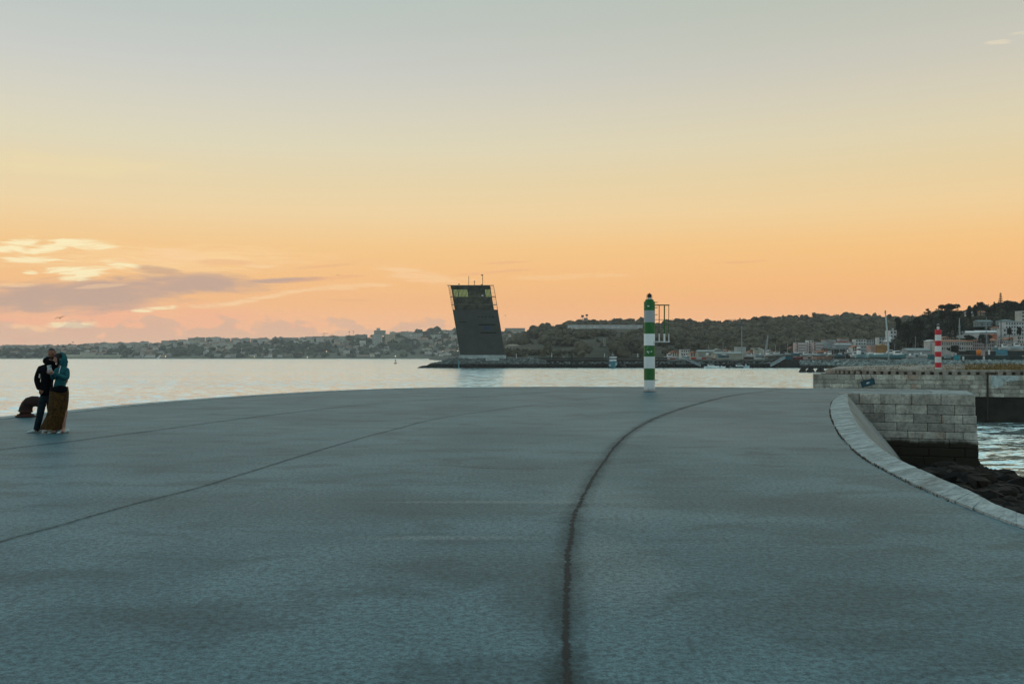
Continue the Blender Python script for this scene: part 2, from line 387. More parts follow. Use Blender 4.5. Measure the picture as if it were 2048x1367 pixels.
def band_mat(name, edges, ca, cb, z0, pattern):
    """painted bands: edges = world z boundaries from the top down, alternate ca/cb"""
    m = bpy.data.materials.new(name); m.use_nodes = True; t, p = nm(m)
    g = t.node('ShaderNodeNewGeometry'); sp = t.node('ShaderNodeSeparateXYZ'); t.put(sp.inputs[0], g.outputs['Position'])
    co = t.node('ShaderNodeTexCoord').outputs['Object']
    z = sp.outputs[2]; k = None
    n = t.noise(t.scale(co, (6, 6, 1.5)), 1.5, 6, 0.7, 0.4); n2 = t.noise(co, 9, 5, 0.7)
    col = pattern[0]
    for e, c in zip(edges, pattern[1:]):
        col = t.mix(t.m('LESS_THAN', z, e), col, c)
    col = t.mix(t.m('MULTIPLY', t.rng(n, 0.52, 0.75), 0.45), col, (0.20, 0.22, 0.21))
    col = t.mix(t.m('MULTIPLY', t.rng(n2, 0.66, 0.72), 0.6), col, (0.16, 0.12, 0.08))
    rs = t.noise(t.scale(co, (14, 14, 0.6)), 1.2, 5, 0.7)
    col = t.mix(t.m('MULTIPLY', t.rng(rs, 0.60, 0.72), 0.4), col, (0.17, 0.09, 0.04))
    col = t.mix(t.m('MULTIPLY', t.rng(t.m('ADD', z, t.m('MULTIPLY', n2, 0.35)), 0.42, 0.16), 0.75), col, (0.10, 0.10, 0.09))
    t.put(p.inputs['Base Color'], col); p.inputs['Roughness'].default_value = 0.55
    t.put(p.inputs['Normal'], t.bump(n2, 0.2, 0.01))
    return m
def leaf_mat(name, c, sc=0.4):
    m = mat(name, c, 0.8, 0.5, sc, 0, 0, 0.9, 0.1); return m

M_asph = asphalt_mat()
M_cop = stone_mat('coping_stone', (0.36, 0.42, 0.42), (0.12, 0.12, 0.09), 2.2, None, 0.18, 0.6)
M_pier = stone_mat('pier_stone', (0.44, 0.44, 0.395), (0.13, 0.115, 0.085), 1.3, -1.85, 0.6, 0.6, 0.6)
M_batter = stone_mat('batter_stone', (0.24, 0.27, 0.265), (0.045, 0.045, 0.038), 0.9, -2.2, 0.3, 0.8, 0.3)
M_jet = stone_mat('jetty_stone', (0.38, 0.36, 0.31), (0.10, 0.075, 0.05), 0.7, None, 0.7, 0.7, 0.7)
M_jtop = stone_mat('jetty_concrete', (0.36, 0.34, 0.30), (0.2, 0.16, 0.11), 0.5, None, 0.3, 0.5)
M_dark = mat('tide_blackened_stone', (0.018, 0.017, 0.013), 0.8, 0.5, 0.8, 0.5)
M_water = water_mat()
M_white = mat('white_paint', (0.68, 0.70, 0.70), 0.5, 0.15, 2)
M_black = mat('black_metal', (0.02, 0.02, 0.02), 0.5, 0.3, 3)
M_grey = mat('grey_metal', (0.30, 0.33, 0.34), 0.5, 0.25, 3)
M_dkgrey = mat('dark_grey', (0.07, 0.08, 0.085), 0.6, 0.3, 3)
M_glass = mat('dark_glass', (0.03, 0.05, 0.06), 0.15, 0.1, 2, spec=0.6)
M_leaf = leaf_mat('foliage', (0.050, 0.060, 0.030)); M_leaf2 = leaf_mat('foliage_olive', (0.062, 0.066, 0.036))
M_leaf3 = leaf_mat('foliage_dark', (0.030, 0.040, 0.024)); M_trunk = mat('bark', (0.09, 0.07, 0.05), 0.9, 0.4, 2)
M_roof = mat('terracotta_roof', (0.36, 0.16, 0.09), 0.8, 0.3, 0.4)

# ------------------------------------------------------------------ curves in plan
def crom(pts, n=8):
    out = []; P = [Vector(p) for p in pts]; P = [2 * P[0] - P[1]] + P + [2 * P[-1] - P[-2]]
    for i in range(1, len(P) - 2):
        for j in range(n):
            t = j / n
            out.append(0.5 * ((2 * P[i]) + (P[i + 1] - P[i - 1]) * t + (2 * P[i - 1] - 5 * P[i] + 4 * P[i + 1] - P[i + 2]) * t * t + (3 * P[i] - P[i - 1] - 3 * P[i + 1] + P[i + 2]) * t ** 3))
    out.append(P[-2]); return out
inner = [(4.45, -14), (4.5, 0), (4.6, 6)] + [tuple(gnd(x, y)[:2]) for x, y in ((2048, 1057), (1950, 1021), (1860, 985), (1790, 951), (1722, 912), (1682, 872), (1664, 838), (1661, 815), (1667, 800), (1680, 791))]
inner = crom([Vector(p) for p in inner], 10)
outer = [(4.95, -14), (4.95, 0), (4.95, 6)] + [tuple(gnd(x, y, 0.06)[:2]) for x, y in ((2048, 1032), (1950, 986), (1860, 946), (1790, 912), (1745, 878), (1716, 846), (1702, 820), (1696, 803))] + [tuple(gnd(1696, 789.5)[:2])]
outer = crom([Vector(p) for p in outer], 10)
PIER_L = gnd(1690, 787.2); PIER_R = gnd(1949, 790.5)
left_edge = crom([Vector(p) for p in [(-15.5, -14), (-14.6, 5), (-13.8, 18)] + [tuple(gnd(x, y)[:2]) for x, y in ((0, 834), (135, 821), (270, 808), (400, 797.5), (550, 787.5), (700, 779.8), (870, 775), (1100, 773.5), (1350, 774), (1624, 776.5), (1800, 778.5), (1900, 780.5))]], 8)
def resample(c, n):
    L = [0]
    for i in range(1, len(c)): L.append(L[-1] + (c[i] - c[i - 1]).length)
    out = []
    for k in range(n):
        s = L[-1] * k / (n - 1); i = min(max(np.searchsorted(L, s) - 1, 0), len(c) - 2)
        t = (s - L[i]) / max(L[i + 1] - L[i], 1e-9); out.append(c[i].lerp(c[i + 1], t))
    return out

def build_plaza():
    b = MB()
    rc = [tuple(gnd(1935, 783)[:2]), tuple(gnd(1947, 785.5)[:2]), tuple(gnd(1950, 788)[:2])]
    # paved surface with the sea edge round to the pier corner
    poly = [(p.x, p.y) for p in left_edge] + rc + [(PIER_R.x, PIER_R.y), (PIER_L.x, PIER_L.y)] + [(p.x, p.y) for p in reversed(inner)]
    bm = bmesh.new(); vs = [bm.verts.new((x, y, 0)) for x, y in poly]
    bm.faces.new(vs); bmesh.ops.triangulate(bm, faces=bm.faces)
    me = bpy.data.meshes.new('plaza'); bm.to_mesh(me); bm.free(); me.materials.append(M_asph)
    for p in me.polygons:
        if p.normal.z < 0: p.flip()
    o = bpy.data.objects.new('plaza', me); S.collection.objects.link(o); tag(o, kind='structure')
    # quay wall below the seaward edge
    w = MB(); e = [(p.x, p.y) for p in left_edge] + rc + [(PIER_R.x, PIER_R.y)]
    k = len(e); w.add([(x, y, -0.003) for x, y in e] + [(x, y, -6) for x, y in e], [(i, i + 1, i + 1 + k, i + k) for i in range(k - 1)])
    q = w.build('quay_wall', M_pier); tag(q, 'stone quay wall dropping from the paved surface to the open water', 'quay wall')
    # stone edging strip flush in the surface along the sea
    ed = MB(); L = resample(left_edge, 90)
    for i in range(89):
        a, c = L[i], L[i + 1]; d = (c - a).normalized(); nrm = Vector((d.y, -d.x))
        g = 0.012
        a2, c2 = a + d * g, c - d * g
        z = 0.016
        v = [(a2 - nrm * 0.02), (c2 - nrm * 0.02), (c2 + nrm * 0.55), (a2 + nrm * 0.55)]
        ed.add([(p.x, p.y, z) for p in v] + [(p.x, p.y, -0.25) for p in v], [(0, 1, 2, 3), (0, 4, 5, 1), (1, 5, 6, 2), (2, 6, 7, 3), (3, 7, 4, 0)], random.random())
    eo = ed.build('edge_stones', M_cop); tag(eo, 'pale stone edging blocks along the seaward rim of the paving', 'edging')
    # expansion joints and the long crack
    def joint_mat(name, wv, dark, soft):
        m = bpy.data.materials.new(name); m.use_nodes = True; t, p = nm(m)
        uv = t.node('ShaderNodeUVMap'); sp = t.node('ShaderNodeSeparateXYZ'); t.put(sp.inputs[0], uv.outputs[0])
        co = t.node('ShaderNodeTexCoord').outputs['Object']
        n = t.noise(co, 1.6, 2, 0.5); n3 = t.noise(co, 9, 4, 0.7); n2 = t.noise(co, 60, 3, 0.85); nw = t.noise(co, 0.55, 3, 0.5)
        off = t.m('MULTIPLY', t.m('SUBTRACT', nw, 0.5), 0.22)
        u = t.m('ABSOLUTE', t.m('ADD', t.m('SUBTRACT', sp.outputs[0], 0.5), off)); u = t.m('MULTIPLY', u, 2.0)
        wk = t.m('ADD', 0.35, t.m('MULTIPLY', t.rng(n3, 0.35, 0.65), 1.3))
        core = t.rng(t.m('DIVIDE', t.m('ADD', u, t.m('MULTIPLY', t.m('SUBTRACT', n2, 0.5), wv * 2.5)), wk), wv, wv * 0.2)
        halo = t.m('MULTIPLY', t.rng(t.m('ADD', u, t.m('MULTIPLY', t.m('SUBTRACT', n3, 0.5), 0.7)), 0.8, 0.0), t.rng(n, 0.30, 0.75, 0.35, 1.0))
        halo = t.m('MULTIPLY', halo, t.rng(n2, 0.3, 0.62, 0.35, 1.0))
        alpha = t.m('MAXIMUM', core, t.m('MULTIPLY', halo, soft))
        edge = t.rng(t.m('ABSOLUTE', t.m('SUBTRACT', sp.outputs[0], 0.5)), 0.5, 0.38)
        alpha = t.m('MULTIPLY', alpha, edge)
        t.put(p.inputs['Alpha'], t.m('MULTIPLY', alpha, dark))
        t.put(p.inputs['Base Color'], t.mix(t.rng(n2, 0.5, 0.75), (0.014, 0.017, 0.015), (0.09, 0.06, 0.035)))
        p.inputs['Roughness'].default_value = 0.95
        return m
    def ribbon(name, pts, w, m, z):
        L = crom([gnd(x, y) for x, y in pts], 14); k = len(L); vs = []; uvs = []
        for i, p in enumerate(L):
            d = (L[min(i + 1, k - 1)] - L[max(i - 1, 0)]).normalized(); nr = Vector((-d.y, d.x, 0))
            for s_ in (-1, 1): vs.append((p + nr * s_ * w / 2)[:2] + (z,)); uvs.append(((s_ + 1) / 2, i / k))
        me = bpy.data.meshes.new(name)
        me.from_pydata([tuple(v) for v in vs], [], [(2 * i, 2 * i + 1, 2 * i + 3, 2 * i + 2) for i in range(k - 1)])
        for p in me.polygons:
            if p.normal.z < 0: p.flip()
        uvl = me.uv_layers.new(name='UVMap')
        for l in me.loops: uvl.data[l.index].uv = uvs[l.vertex_index]
        me.materials.append(m); r = bpy.data.objects.new(name, me); S.collection.objects.link(r); r.parent = o
        return r
    jm1 = joint_mat('crack_grime', 0.13, 0.9, 0.6); jm2 = joint_mat('joint_grime', 0.24, 0.5, 0.35)
    ribbon('crack', [(1128, 1700), (1136, 1450), (1134, 1367), (1131, 1300), (1133, 1180), (1141, 1080), (1152, 1025), (1172, 980), (1206, 925), (1240, 882), (1276, 854), (1330, 828), (1400, 806), (1470, 790), (1560, 779.5)], 0.46, jm1, 0.004)
    ribbon('joint', [(-420, 1240), (-200, 1155), (0, 1084), (50, 1069), (115, 1052), (190, 1030), (270, 1007), (330, 992), (400, 974), (500, 943), (600, 912), (700, 882), (790, 858), (870, 838), (960, 824), (1080, 808), (1190, 796), (1300, 786)], 0.27, jm2, 0.004)
    ribbon('joint', [(-300, 948), (0, 900), (100, 888), (200, 875), (300, 862), (400, 848), (500, 835), (600, 823), (700, 812), (800, 804), (890, 797), (1100, 785)], 0.46, jm2, 0.008)
    ribbon('joint', [(1136, 906), (1200, 905.5), (1214, 906)], 0.14, jm2, 0.008)
    ribbon('joint', [(1145, 937), (990, 937), (920, 932), (840, 930)], 0.14, jm2, 0.008)
    return o
plaza = build_plaza()

# ------------------------------------------------------------------ coping, battered face, pier
def build_seawall():
    root = empty('sea_wall', (6.5, 20, 0), 'sloping stone sea wall with pale weathered curved coping along the right of the paving', 'sea wall')
    N = 230; A = resample(inner, N); B = resample(outer, N); b = MB()
    for i in range(N - 1):
        a0, a1, b0, b1 = A[i], A[i + 1], B[i], B[i + 1]
        g = 0.008; da = (a1 - a0); db = (b1 - b0)
        a0 = a0 + da * 0.003; a1 = a1 - da * 0.003; b0 = b0 + db * 0.003; b1 = b1 - db * 0.003
        j = random.uniform(-0.02, 0.012); nrm = (a0 - b0).normalized(); a0 = a0 + nrm * j; a1 = a1 + nrm * (j + random.uniform(-0.01, 0.01))
        zi = 0.025 + random.uniform(-0.002, 0.003); zo = 0.085 + random.uniform(-0.003, 0.003); lip = 0.84
        m0 = a0.lerp(b0, lip); m1 = a1.lerp(b1, lip)
        v = [(a0.x, a0.y, zi), (a1.x, a1.y, zi), (m1.x, m1.y, zo), (m0.x, m0.y, zo), (b1.x, b1.y, zo - 0.05), (b0.x, b0.y, zo - 0.05)]
        lo = [(x, y, -0.3) for x, y, z in (v[0], v[1], v[4], v[5])]
        b.add(v + lo, [(0, 1, 2, 3), (3, 2, 4, 5), (0, 6, 7, 1), (4, 8, 9, 5), (1, 7, 8, 4, 2), (0, 3, 5, 9, 6)], random.random())
    b.build('coping', M_cop, root)
    # battered face: 0.85 m out per metre down
    f = MB(); Bs = resample(outer, 120); k = len(Bs); rows = 8
    vs = []
    for i, p in enumerate(Bs):
        d = (Bs[min(i + 1, k - 1)] - Bs[max(i - 1, 0)]).normalized(); nr = Vector((d.y, -d.x))
        if p.y > 36: nr = (nr * (41.5 - p.y) + Vector((1, -0.05)) * (p.y - 36)).normalized()
        for r in range(rows + 1):
            z = 0.03 - 4.9 * r / rows; q = p + nr * (-z * 0.82 - 0.02)
            vs.append((q.x, q.y, z))
    f.add(vs, [(i * (rows + 1) + r, (i + 1) * (rows + 1) + r, (i + 1) * (rows + 1) + r + 1, i * (rows + 1) + r + 1) for i in range(k - 1) for r in range(rows)])
    f.build('battered_face', M_batter, root, True)
    # dry weeds in the joint between paving and coping
    w = MB()
    for i in range(N - 1):
        for _ in range(26):
            if random.random() < 0.5 + 0.45 * math.sin(i * 0.23 + 1.3 * math.sin(i * .09)):
                p = A[i].lerp(A[i + 1], random.random()); nr = (A[i] - B[i]).normalized()
                p = p + nr * random.uniform(-0.02, 0.05); h = random.uniform(0.008, 0.032)
                a = random.uniform(0, 6.28); dx, dy = math.cos(a) * 0.007, math.sin(a) * 0.007; lx = random.uniform(-0.02, 0.02)
                w.add([(p.x - dx, p.y - dy, 0.0), (p.x + dx, p.y + dy, 0.0), (p.x + lx, p.y + lx, h)], [(0, 1, 2)], random.random())
    wo = w.build('dry_weeds', mat('dry_weed', (0.10, 0.062, 0.03), 0.9, 0.5, 8, 0, 0, 0.9)); tag(wo, 'brown dry weeds growing in the seam beside the curved coping', 'weeds', kind='stuff')

    # ---- the pier: coursed blocks facing the camera
    pr = empty('stone_pier', (16, 41, 0), 'large coursed stone block pier corner with blackened weedy foot, right of the curved coping', 'pier')
    c = MB(); D0 = Vector((PIER_L.x, PIER_L.y)); D1 = Vector((PIER_R.x, PIER_R.y)); dirv = (D1 - D0).normalized(); nin = Vector((-dirv.y, dirv.x))
    rows = [(789, 811, (1660, 1720, 1764, 1826, 1884, 1949)), (811, 830.5, (1660, 1748, 1794, 1857, 1910.5, 1951)), (830.5, 848, (1660, 1728, 1771, 1830, 1885, 1926, 1953)),
            (848, 865, (1660, 1740, 1796, 1857, 1910, 1954)), (865, 880, (1660, 1756, 1818, 1892, 1927, 1955)), (880, 897, (1660, 1770, 1840, 1900, 1956)), (897, 915, (1660, 1800, 1860, 1930, 1956.5)),
            (915, 935, (1660, 1790, 1850, 1910, 1957)), (935, 955, (1660, 1800, 1850, 1900, 1958)), (955, 1020, (1660, 1830, 1900, 1959))]
    L = (D1 - D0).length; ppm = 259.0 / L
    for ri, (y0, y1, js) in enumerate(rows):
        z0 = 0.03 - (y0 - 789) / 50.2; z1 = 0.03 - (y1 - 789) / 50.2
        outw = ri * 0.03 - (0 if ri else -0.04)
        for i in range(len(js) - 1):
            s0 = (js[i] - 1690) / ppm; s1 = (js[i + 1] - 1690) / ppm
            s0 = max(s0, -0.3)
            if s1 < s0: continue
            mid = D0 + dirv * (s0 + s1) / 2 + nin * (0.5 - outw + random.uniform(-0.012, 0.012))
            c.box((mid.x, mid.y, (z0 + z1) / 2), (s1 - s0 - 0.013, 1.0, z0 - z1 - 0.013), math.atan2(dirv.y, dirv.x), bev=0.022, col=random.random())
            if i == len(js) - 2:    # return face going back from the corner
                for q in range(4):
                    mm = D0 + dirv * (s1 - 0.5) + nin * (1.55 + q * 1.12)
                    c.box((mm.x, mm.y, (z0 + z1) / 2), (1.0, 1.1, z0 - z1 - 0.022), math.atan2(dirv.y, dirv.x), bev=0.03, col=random.random())
    c.build('block_wall', M_pier, pr)
    core = MB(); mm = D0 + dirv * (L / 2 - 0.1) + nin * 1.5
    core.box((mm.x, mm.y, -3.05), (L - 0.6, 2.8, 5.9), math.atan2(dirv.y, dirv.x)); core.build('mortar_core', M_dark, pr)
    # pale top slabs along the pier rim
    t = MB(); m_ = 5; xs = np.linspace(0.25, L - 0.05, m_ + 1)
    for i in range(m_):
        q = D0 + dirv * (xs[i] + xs[i + 1]) / 2 + nin * 0.42
        t.box((q.x, q.y, 0.03), (xs[i + 1] - xs[i] - 0.02, 0.86, 0.05), math.atan2(dirv.y, dirv.x), bev=0.015, col=random.random())
    q = D0 + dirv * (L - 0.75) + nin * 2.2
    for k in range(3):
        q = D0 + dirv * (L - 0.75) + nin * (1.4 + k * 1.12)
        t.box((q.x, q.y, 0.03), (1.5, 1.1, 0.05), math.atan2(dirv.y, dirv.x), bev=0.015, col=random.random())
    t.build('top_slab', M_cop, pr)
build_seawall()

# ------------------------------------------------------------------ rocks under the sea wall
def foreshore():
    ys = [(-5, 8), (8, 8), (15, 9.8), (25, 13.1), (30, 15.4), (35, 17.4), (40, 19.3), (46, 20.5)]
    def Xc(y): return float(np.interp(y, [a for a, _ in ys], [c for _, c in ys]))
    def h(x, y):
        z = -2.25 - max(0, (y - 25)) / 15 * 0.95 + 0.22 * math.sin(x * 1.7 + y * .6) * math.cos(y * 1.3) + 0.1 * math.sin(x * 4.1 + 2 * math.sin(y * 3))
        return z - max(0, x - Xc(y)) * 0.85
    b = MB(); nx, ny = 90, 110; X = np.linspace(5, 26, nx); Y = np.linspace(-4, 46, ny)
    vs = [(x + random.uniform(-.06, .06), y + random.uniform(-.1, .1), max(h(x, y), -6) + random.uniform(-.09, .09)) for y in Y for x in X]
    b.add(vs, [(j * nx + i, j * nx + i + 1, (j + 1) * nx + i + 1, (j + 1) * nx + i) for j in range(ny - 1) for i in range(nx - 1)])
    for _ in range(2600):
        y = random.uniform(10, 44); x = Xc(y) + random.triangular(-5, 3.0, 0.2)
        if x < np.interp(y, [8, 20, 30, 40], [7, 8.5, 12, 15]): continue
        r = random.uniform(0.07, 0.4)
        b.rock((x, y, h(x, y) + r * 0.1), (r * 1.3, r, r * 0.75), 2, 0.4, None, 0.10)
    o = b.build('foreshore_rocks', rock_mat('weedy_rock', (0.012, 0.0095, 0.007), -3.1, 0.6, 1.6, (0.008, 0.0075, 0.006)))
    tag(o, 'dark seaweed covered rocks at the foot of the sea wall by the water', 'rocks', kind='stuff')
foreshore()

# ------------------------------------------------------------------ water
def build_water():
    b = MB(); xs = [-9000, -3000, 3000, 9000]; ys = [-400, 300, 2500, 9000]
    b.add([(x, y, WZ) for y in ys for x in xs], [(j * 4 + i, j * 4 + i + 1, j * 4 + i + 5, j * 4 + i + 4) for j in range(3) for i in range(3)])
    tag(b.build('water', M_water), kind='structure')
build_water()

# ------------------------------------------------------------------ far jetty with parapet
def jetty():
    root = empty('stone_jetty', (42, 99, 0), 'long coursed stone jetty wall with pierced parapet behind the pier, beneath the red beacon', 'jetty')
    PL = at(1627, 748, 101.0); PR = at(2048, 750.5, 95.5)
    a = Vector((PL.x, PL.y)); d = (Vector((PR.x, PR.y)) - a).normalized(); n = Vector((-d.y, d.x)); rz = math.atan2(d.y, d.x)
    zt = -0.27; L = 48.0; seam = (Vector((at(1974, 750, 96.6).x, 96.6)) - a).length
    b = MB(); z = zt; ci = 0
    hs = [0.5, 0.42, 0.4, 0.42, 0.36]
    for h in hs:
        s = 0.0 - (0.35 if ci % 2 else 0)
        while s < L:
            w = random.uniform(0.9, 1.9); s0 = max(s, 0); s1 = min(s + w, L)
            if s0 < seam < s1: s1 = seam - 0.05; w = s1 - s + 0.12
            proud = 0.06 if s0 >= seam - 0.1 else 0
            if s1 - s0 > 0.12:
                q = a + d * (s0 + s1) / 2 + n * (0.4 - proud + random.uniform(-.02, .02))
                b.box((q.x, q.y, z - h / 2), (s1 - s0 - 0.02, 0.8, h - 0.02), rz, bev=0.02, col=random.random())
            s += w
        z -= h; ci += 1
    # return of the wall at its outer end
    z = zt
    for h in hs:
        for k in range(9):
            q = a + d * 0.4 + n * (1.4 + k * 1.2)
            b.box((q.x, q.y, z - h / 2), (0.8, 1.16, h - 0.035), rz, bev=0.03, col=random.random())
        z -= h
    b.build('block_wall', M_jet, root)
    c = MB(); q = a + d * (L / 2 + 0.25) + n * 6.2
    c.box((q.x, q.y, zt - 3.2), (L - 0.5, 12.0, 6.3), rz); c.build('tide_band', M_dark, root)
    # drain pipe / open seam in the wall
    p = MB(); q = a + d * (seam + 0.02) - n * 0.1
    p.tube([(q.x, q.y, zt + 0.1), (q.x, q.y, -4.6)], 0.07, 6); p.build('drain_pipe', M_black, root)
    # patched render right of the seam
    pt = MB(); q = a + d * (seam + 1.9) - n * 0.075
    pts = [(-1.6, 0), (-1.6, -0.95), (-1.2, -1.25), (-0.6, -1.0), (-.35, -.6), (.6, -.48), (1.6, -.42), (4.9, -.46), (5, 0)]
    v = [(q.x + d.x * u, q.y + d.y * u, zt - 0.015 + w_) for u, w_ in pts]
    k = len(v); v2 = [(x + n.x * 0.06, y + n.y * 0.06, z_) for x, y, z_ in v]
    pt.add(v + v2, [tuple(range(k)), tuple(range(k, 2 * k))[::-1]] + [(i, (i + 1) % k, (i + 1) % k + k, i + k) for i in range(k)], 0.8)
    pt.build('render_patch', M_cop, root)
    # curved pierced parapet, one opening per metre
    holes = [380, 391, 402, 420, 448, 481, 516, 557, 600, 650, 703, 760, 818, 880, 942, 1010, 1077, 1150, 1222, 1293, 1368, 1442, 1518, 1590, 1665, 1737, 1806, 1878, 1945]
    hp = [1560 + v / 4.02 for v in holes[1:]]
    pts = []; Y = None; base = 0.96
    # integrate from the right (frontal) to the left
    Yc = 97.3; px = hp[-1]; cur = Vector(((px - 1024) / F * Yc, Yc)); pts.append(cur.copy())
    for i in range(len(hp) - 2, -1, -1):
        ang = math.acos(max(0.22, min(0.995, (hp[i + 1] - hp[i]) * 0.0500 / base)))
        Yn = cur.y + (base * math.sin(ang) if i < 20 else 0.1)
        cur = Vector(((hp[i] - 1024) / F * Yn, Yn)); pts.append(cur.copy())
    pts.reverse()
    dr = (pts[-1] - pts[-2]).normalized()
    for k in range(26): pts.append(pts[-1] + Vector((0.96, -0.09)))
    pts.insert(0, pts[0] + (pts[0] - pts[1]).normalized() * 0.9)
    par = MB(); zb, zh0, zh1, zp = zt, zt + 0.03, zt + 0.27, zt + 0.50
    for i in range(len(pts) - 1):
        p0, p1 = pts[i], pts[i + 1]; dd = (p1 - p0); ln = dd.length; dd.normalize(); r = math.atan2(dd.y, dd.x); mid = (p0 + p1) / 2
        nn = Vector((-dd.y, dd.x)); m2 = mid + nn * 0.25
        pier_w = ln - 0.34
        if not (i in (24,) ): par.box((m2.x, m2.y, (zh0 + zh1) / 2 - 0.015), (pier_w, 0.5, zh1 - zh0 + 0.03), r, col=random.random())
        par.box((m2.x, m2.y, (zh1 + zp) / 2), (ln - 0.012, 0.54, zp - zh1 - 0.004), r, bev=0.02, col=random.random())
        bk = mid + nn * 0.75; par.box((bk.x, bk.y, zh1 - 0.3), (ln + 0.1, 0.3, 0.6), r, col=0.0)
    par.build('parapet', M_jtop, root)
    # top surface of the jetty
    g = MB(); P = [p + Vector((0, 0.7)) for p in pts]
    far = [Vector((at(1660, 731, 154).x, 150)), Vector((at(1800, 729, 170).x, 172)), Vector((at(2048, 727, 195).x, 195)), Vector((150, 200)), Vector((150, 90))]
    V = [(p.x, p.y, 0.06) for p in P] + [(p.x, p.y, 0.06) for p in far[:1]]
    poly = [(p.x, p.y) for p in P] + [(75, 88), (150, 90), (150, 200), (far[2].x, far[2].y), (far[1].x, far[1].y), (far[0].x, far[0].y), (P[0].x + 4.5, P[0].y + 12)]
    bm = bmesh.new(); fs = bm.faces.new([bm.verts.new((x, y, 0.06)) for x, y in poly]); 
    ext = bmesh.ops.extrude_face_region(bm, geom=[fs]); bmesh.ops.translate(bm, verts=[e for e in ext['geom'] if isinstance(e, bmesh.types.BMVert)], vec=(0, 0, -4.5))
    bmesh.ops.triangulate(bm, faces=bm.faces); bmesh.ops.recalc_face_normals(bm, faces=bm.faces)
    me = bpy.data.meshes.new('jetty_deck'); bm.to_mesh(me); bm.free(); me.materials.append(M_jtop)
    o = bpy.data.objects.new('jetty_ground', me); S.collection.objects.link(o); tag(o, kind='structure')
    # dry grass on the jetty
    gr = MB()
    for _ in range(15000):
        px = random.triangular(1650, 2090, 2030) if random.random() < .75 else random.uniform(1655, 2090); Y = 101 + 85 * random.random() ** 1.6
        if Y > 150 and px < 1800: continue
        x = (px - 1024) / F * Y; hgt = random.uniform(0.08, 0.34) * (1 if px > 1930 else 0.5)
        if math.sin(x * 0.9 + math.sin(Y * .11)) + math.sin(Y * 0.31 + x * .2) + random.uniform(-.5, .5) < (0.15 if px > 1930 else 0.9): continue
        if Y < 103 and (px < 1850): continue
        a_ = random.uniform(0, 6.28); dx = math.cos(a_) * .06; dy = math.sin(a_) * .06; lx = random.uniform(-.1, .1)
        gr.add([(x - dx, Y - dy, 0.05), (x + dx, Y + dy, 0.05), (x + lx, Y, 0.06 + hgt)], [(0, 1, 2)], random.random())
    go = gr.build('dry_grass', mat('straw_grass', (0.27, 0.17, 0.065), 0.9, 0.5, 1.5, 0, 0, 0.9, 0.1, (0.24, 0.19, 0.08))); tag(go, 'yellow brown dry grass growing on top of the jetty', 'grass', kind='stuff')
    # dark teal banner hung askew over the wall
    br = empty('hanging_board', at(1735, 765, 99.2), 'dark teal board with a small white mark hanging askew on the jetty wall', 'board')
    cx = at(1735, 765, 99.2); u = Vector((math.cos(R(15)), -0.02, math.sin(R(15)))); w = Vector((-math.sin(R(15)), 0, math.cos(R(15))))
    def slab(hw, hh, off, th, cc=cx):
        m_ = MB(); v = []
        for sy in (0, th):
            for sa, sb in ((-1, -1), (1, -1), (1, 1), (-1, 1)):
                q = cc + u * sa * hw + w * sb * hh + Vector((0, off + sy, 0)); v.append(q[:])
        m_.add(v, [(0, 1, 2, 3), (7, 6, 5, 4), (0, 4, 5, 1), (1, 5, 6, 2), (2, 6, 7, 3), (3, 7, 4, 0)]); return m_
    slab(0.66, 0.30, -0.08, 0.06).build('panel', mat('teal_board', (0.008, 0.05, 0.07), 0.5, 0.3, 3), br)
    fr = MB()
    for s_ in (-1, 1):
        fr.tube([(cx + u * -0.66 + w * 0.3 * s_ + Vector((0, -.09, 0)))[:], (cx + u * .66 + w * .3 * s_ + Vector((0, -.09, 0)))[:]], 0.025, 6)
        fr.tube([(cx + u * .66 * s_ + w * -0.3 + Vector((0, -.09, 0)))[:], (cx + u * .66 * s_ + w * .3 + Vector((0, -.09, 0)))[:]], 0.025, 6)
    fr.build('frame', mat('dark_teal_frame', (0.01, 0.03, 0.035), 0.5), br)
    mk = MB()
    for i, (ox, oz, sx, sz) in enumerate(((-.05, .0, .09, .06), (.06, .03, .05, .05), (.14, .02, .05, .03), (.0, -.07, .16, .02))):
        q = cx + u * ox + w * oz + Vector((0, -.10, 0)); mk.box(q[:], (sx * 2, .01, sz * 1.3), 0, 0, -R(15))
    mk.build('emblem', mat('pale_mark', (0.5, 0.6, 0.62), 0.5), br)
    MB().tube([at(1722, 748, 99.0)[:], (cx + u * -.3 + w * .3)[:]], 0.03, 5).build('rope', M_black, br); MB().tube([at(1741, 748, 99)[:], (cx + u * .5 + w * .3)[:]], 0.03, 5).build('rope', M_black, br)
jetty()

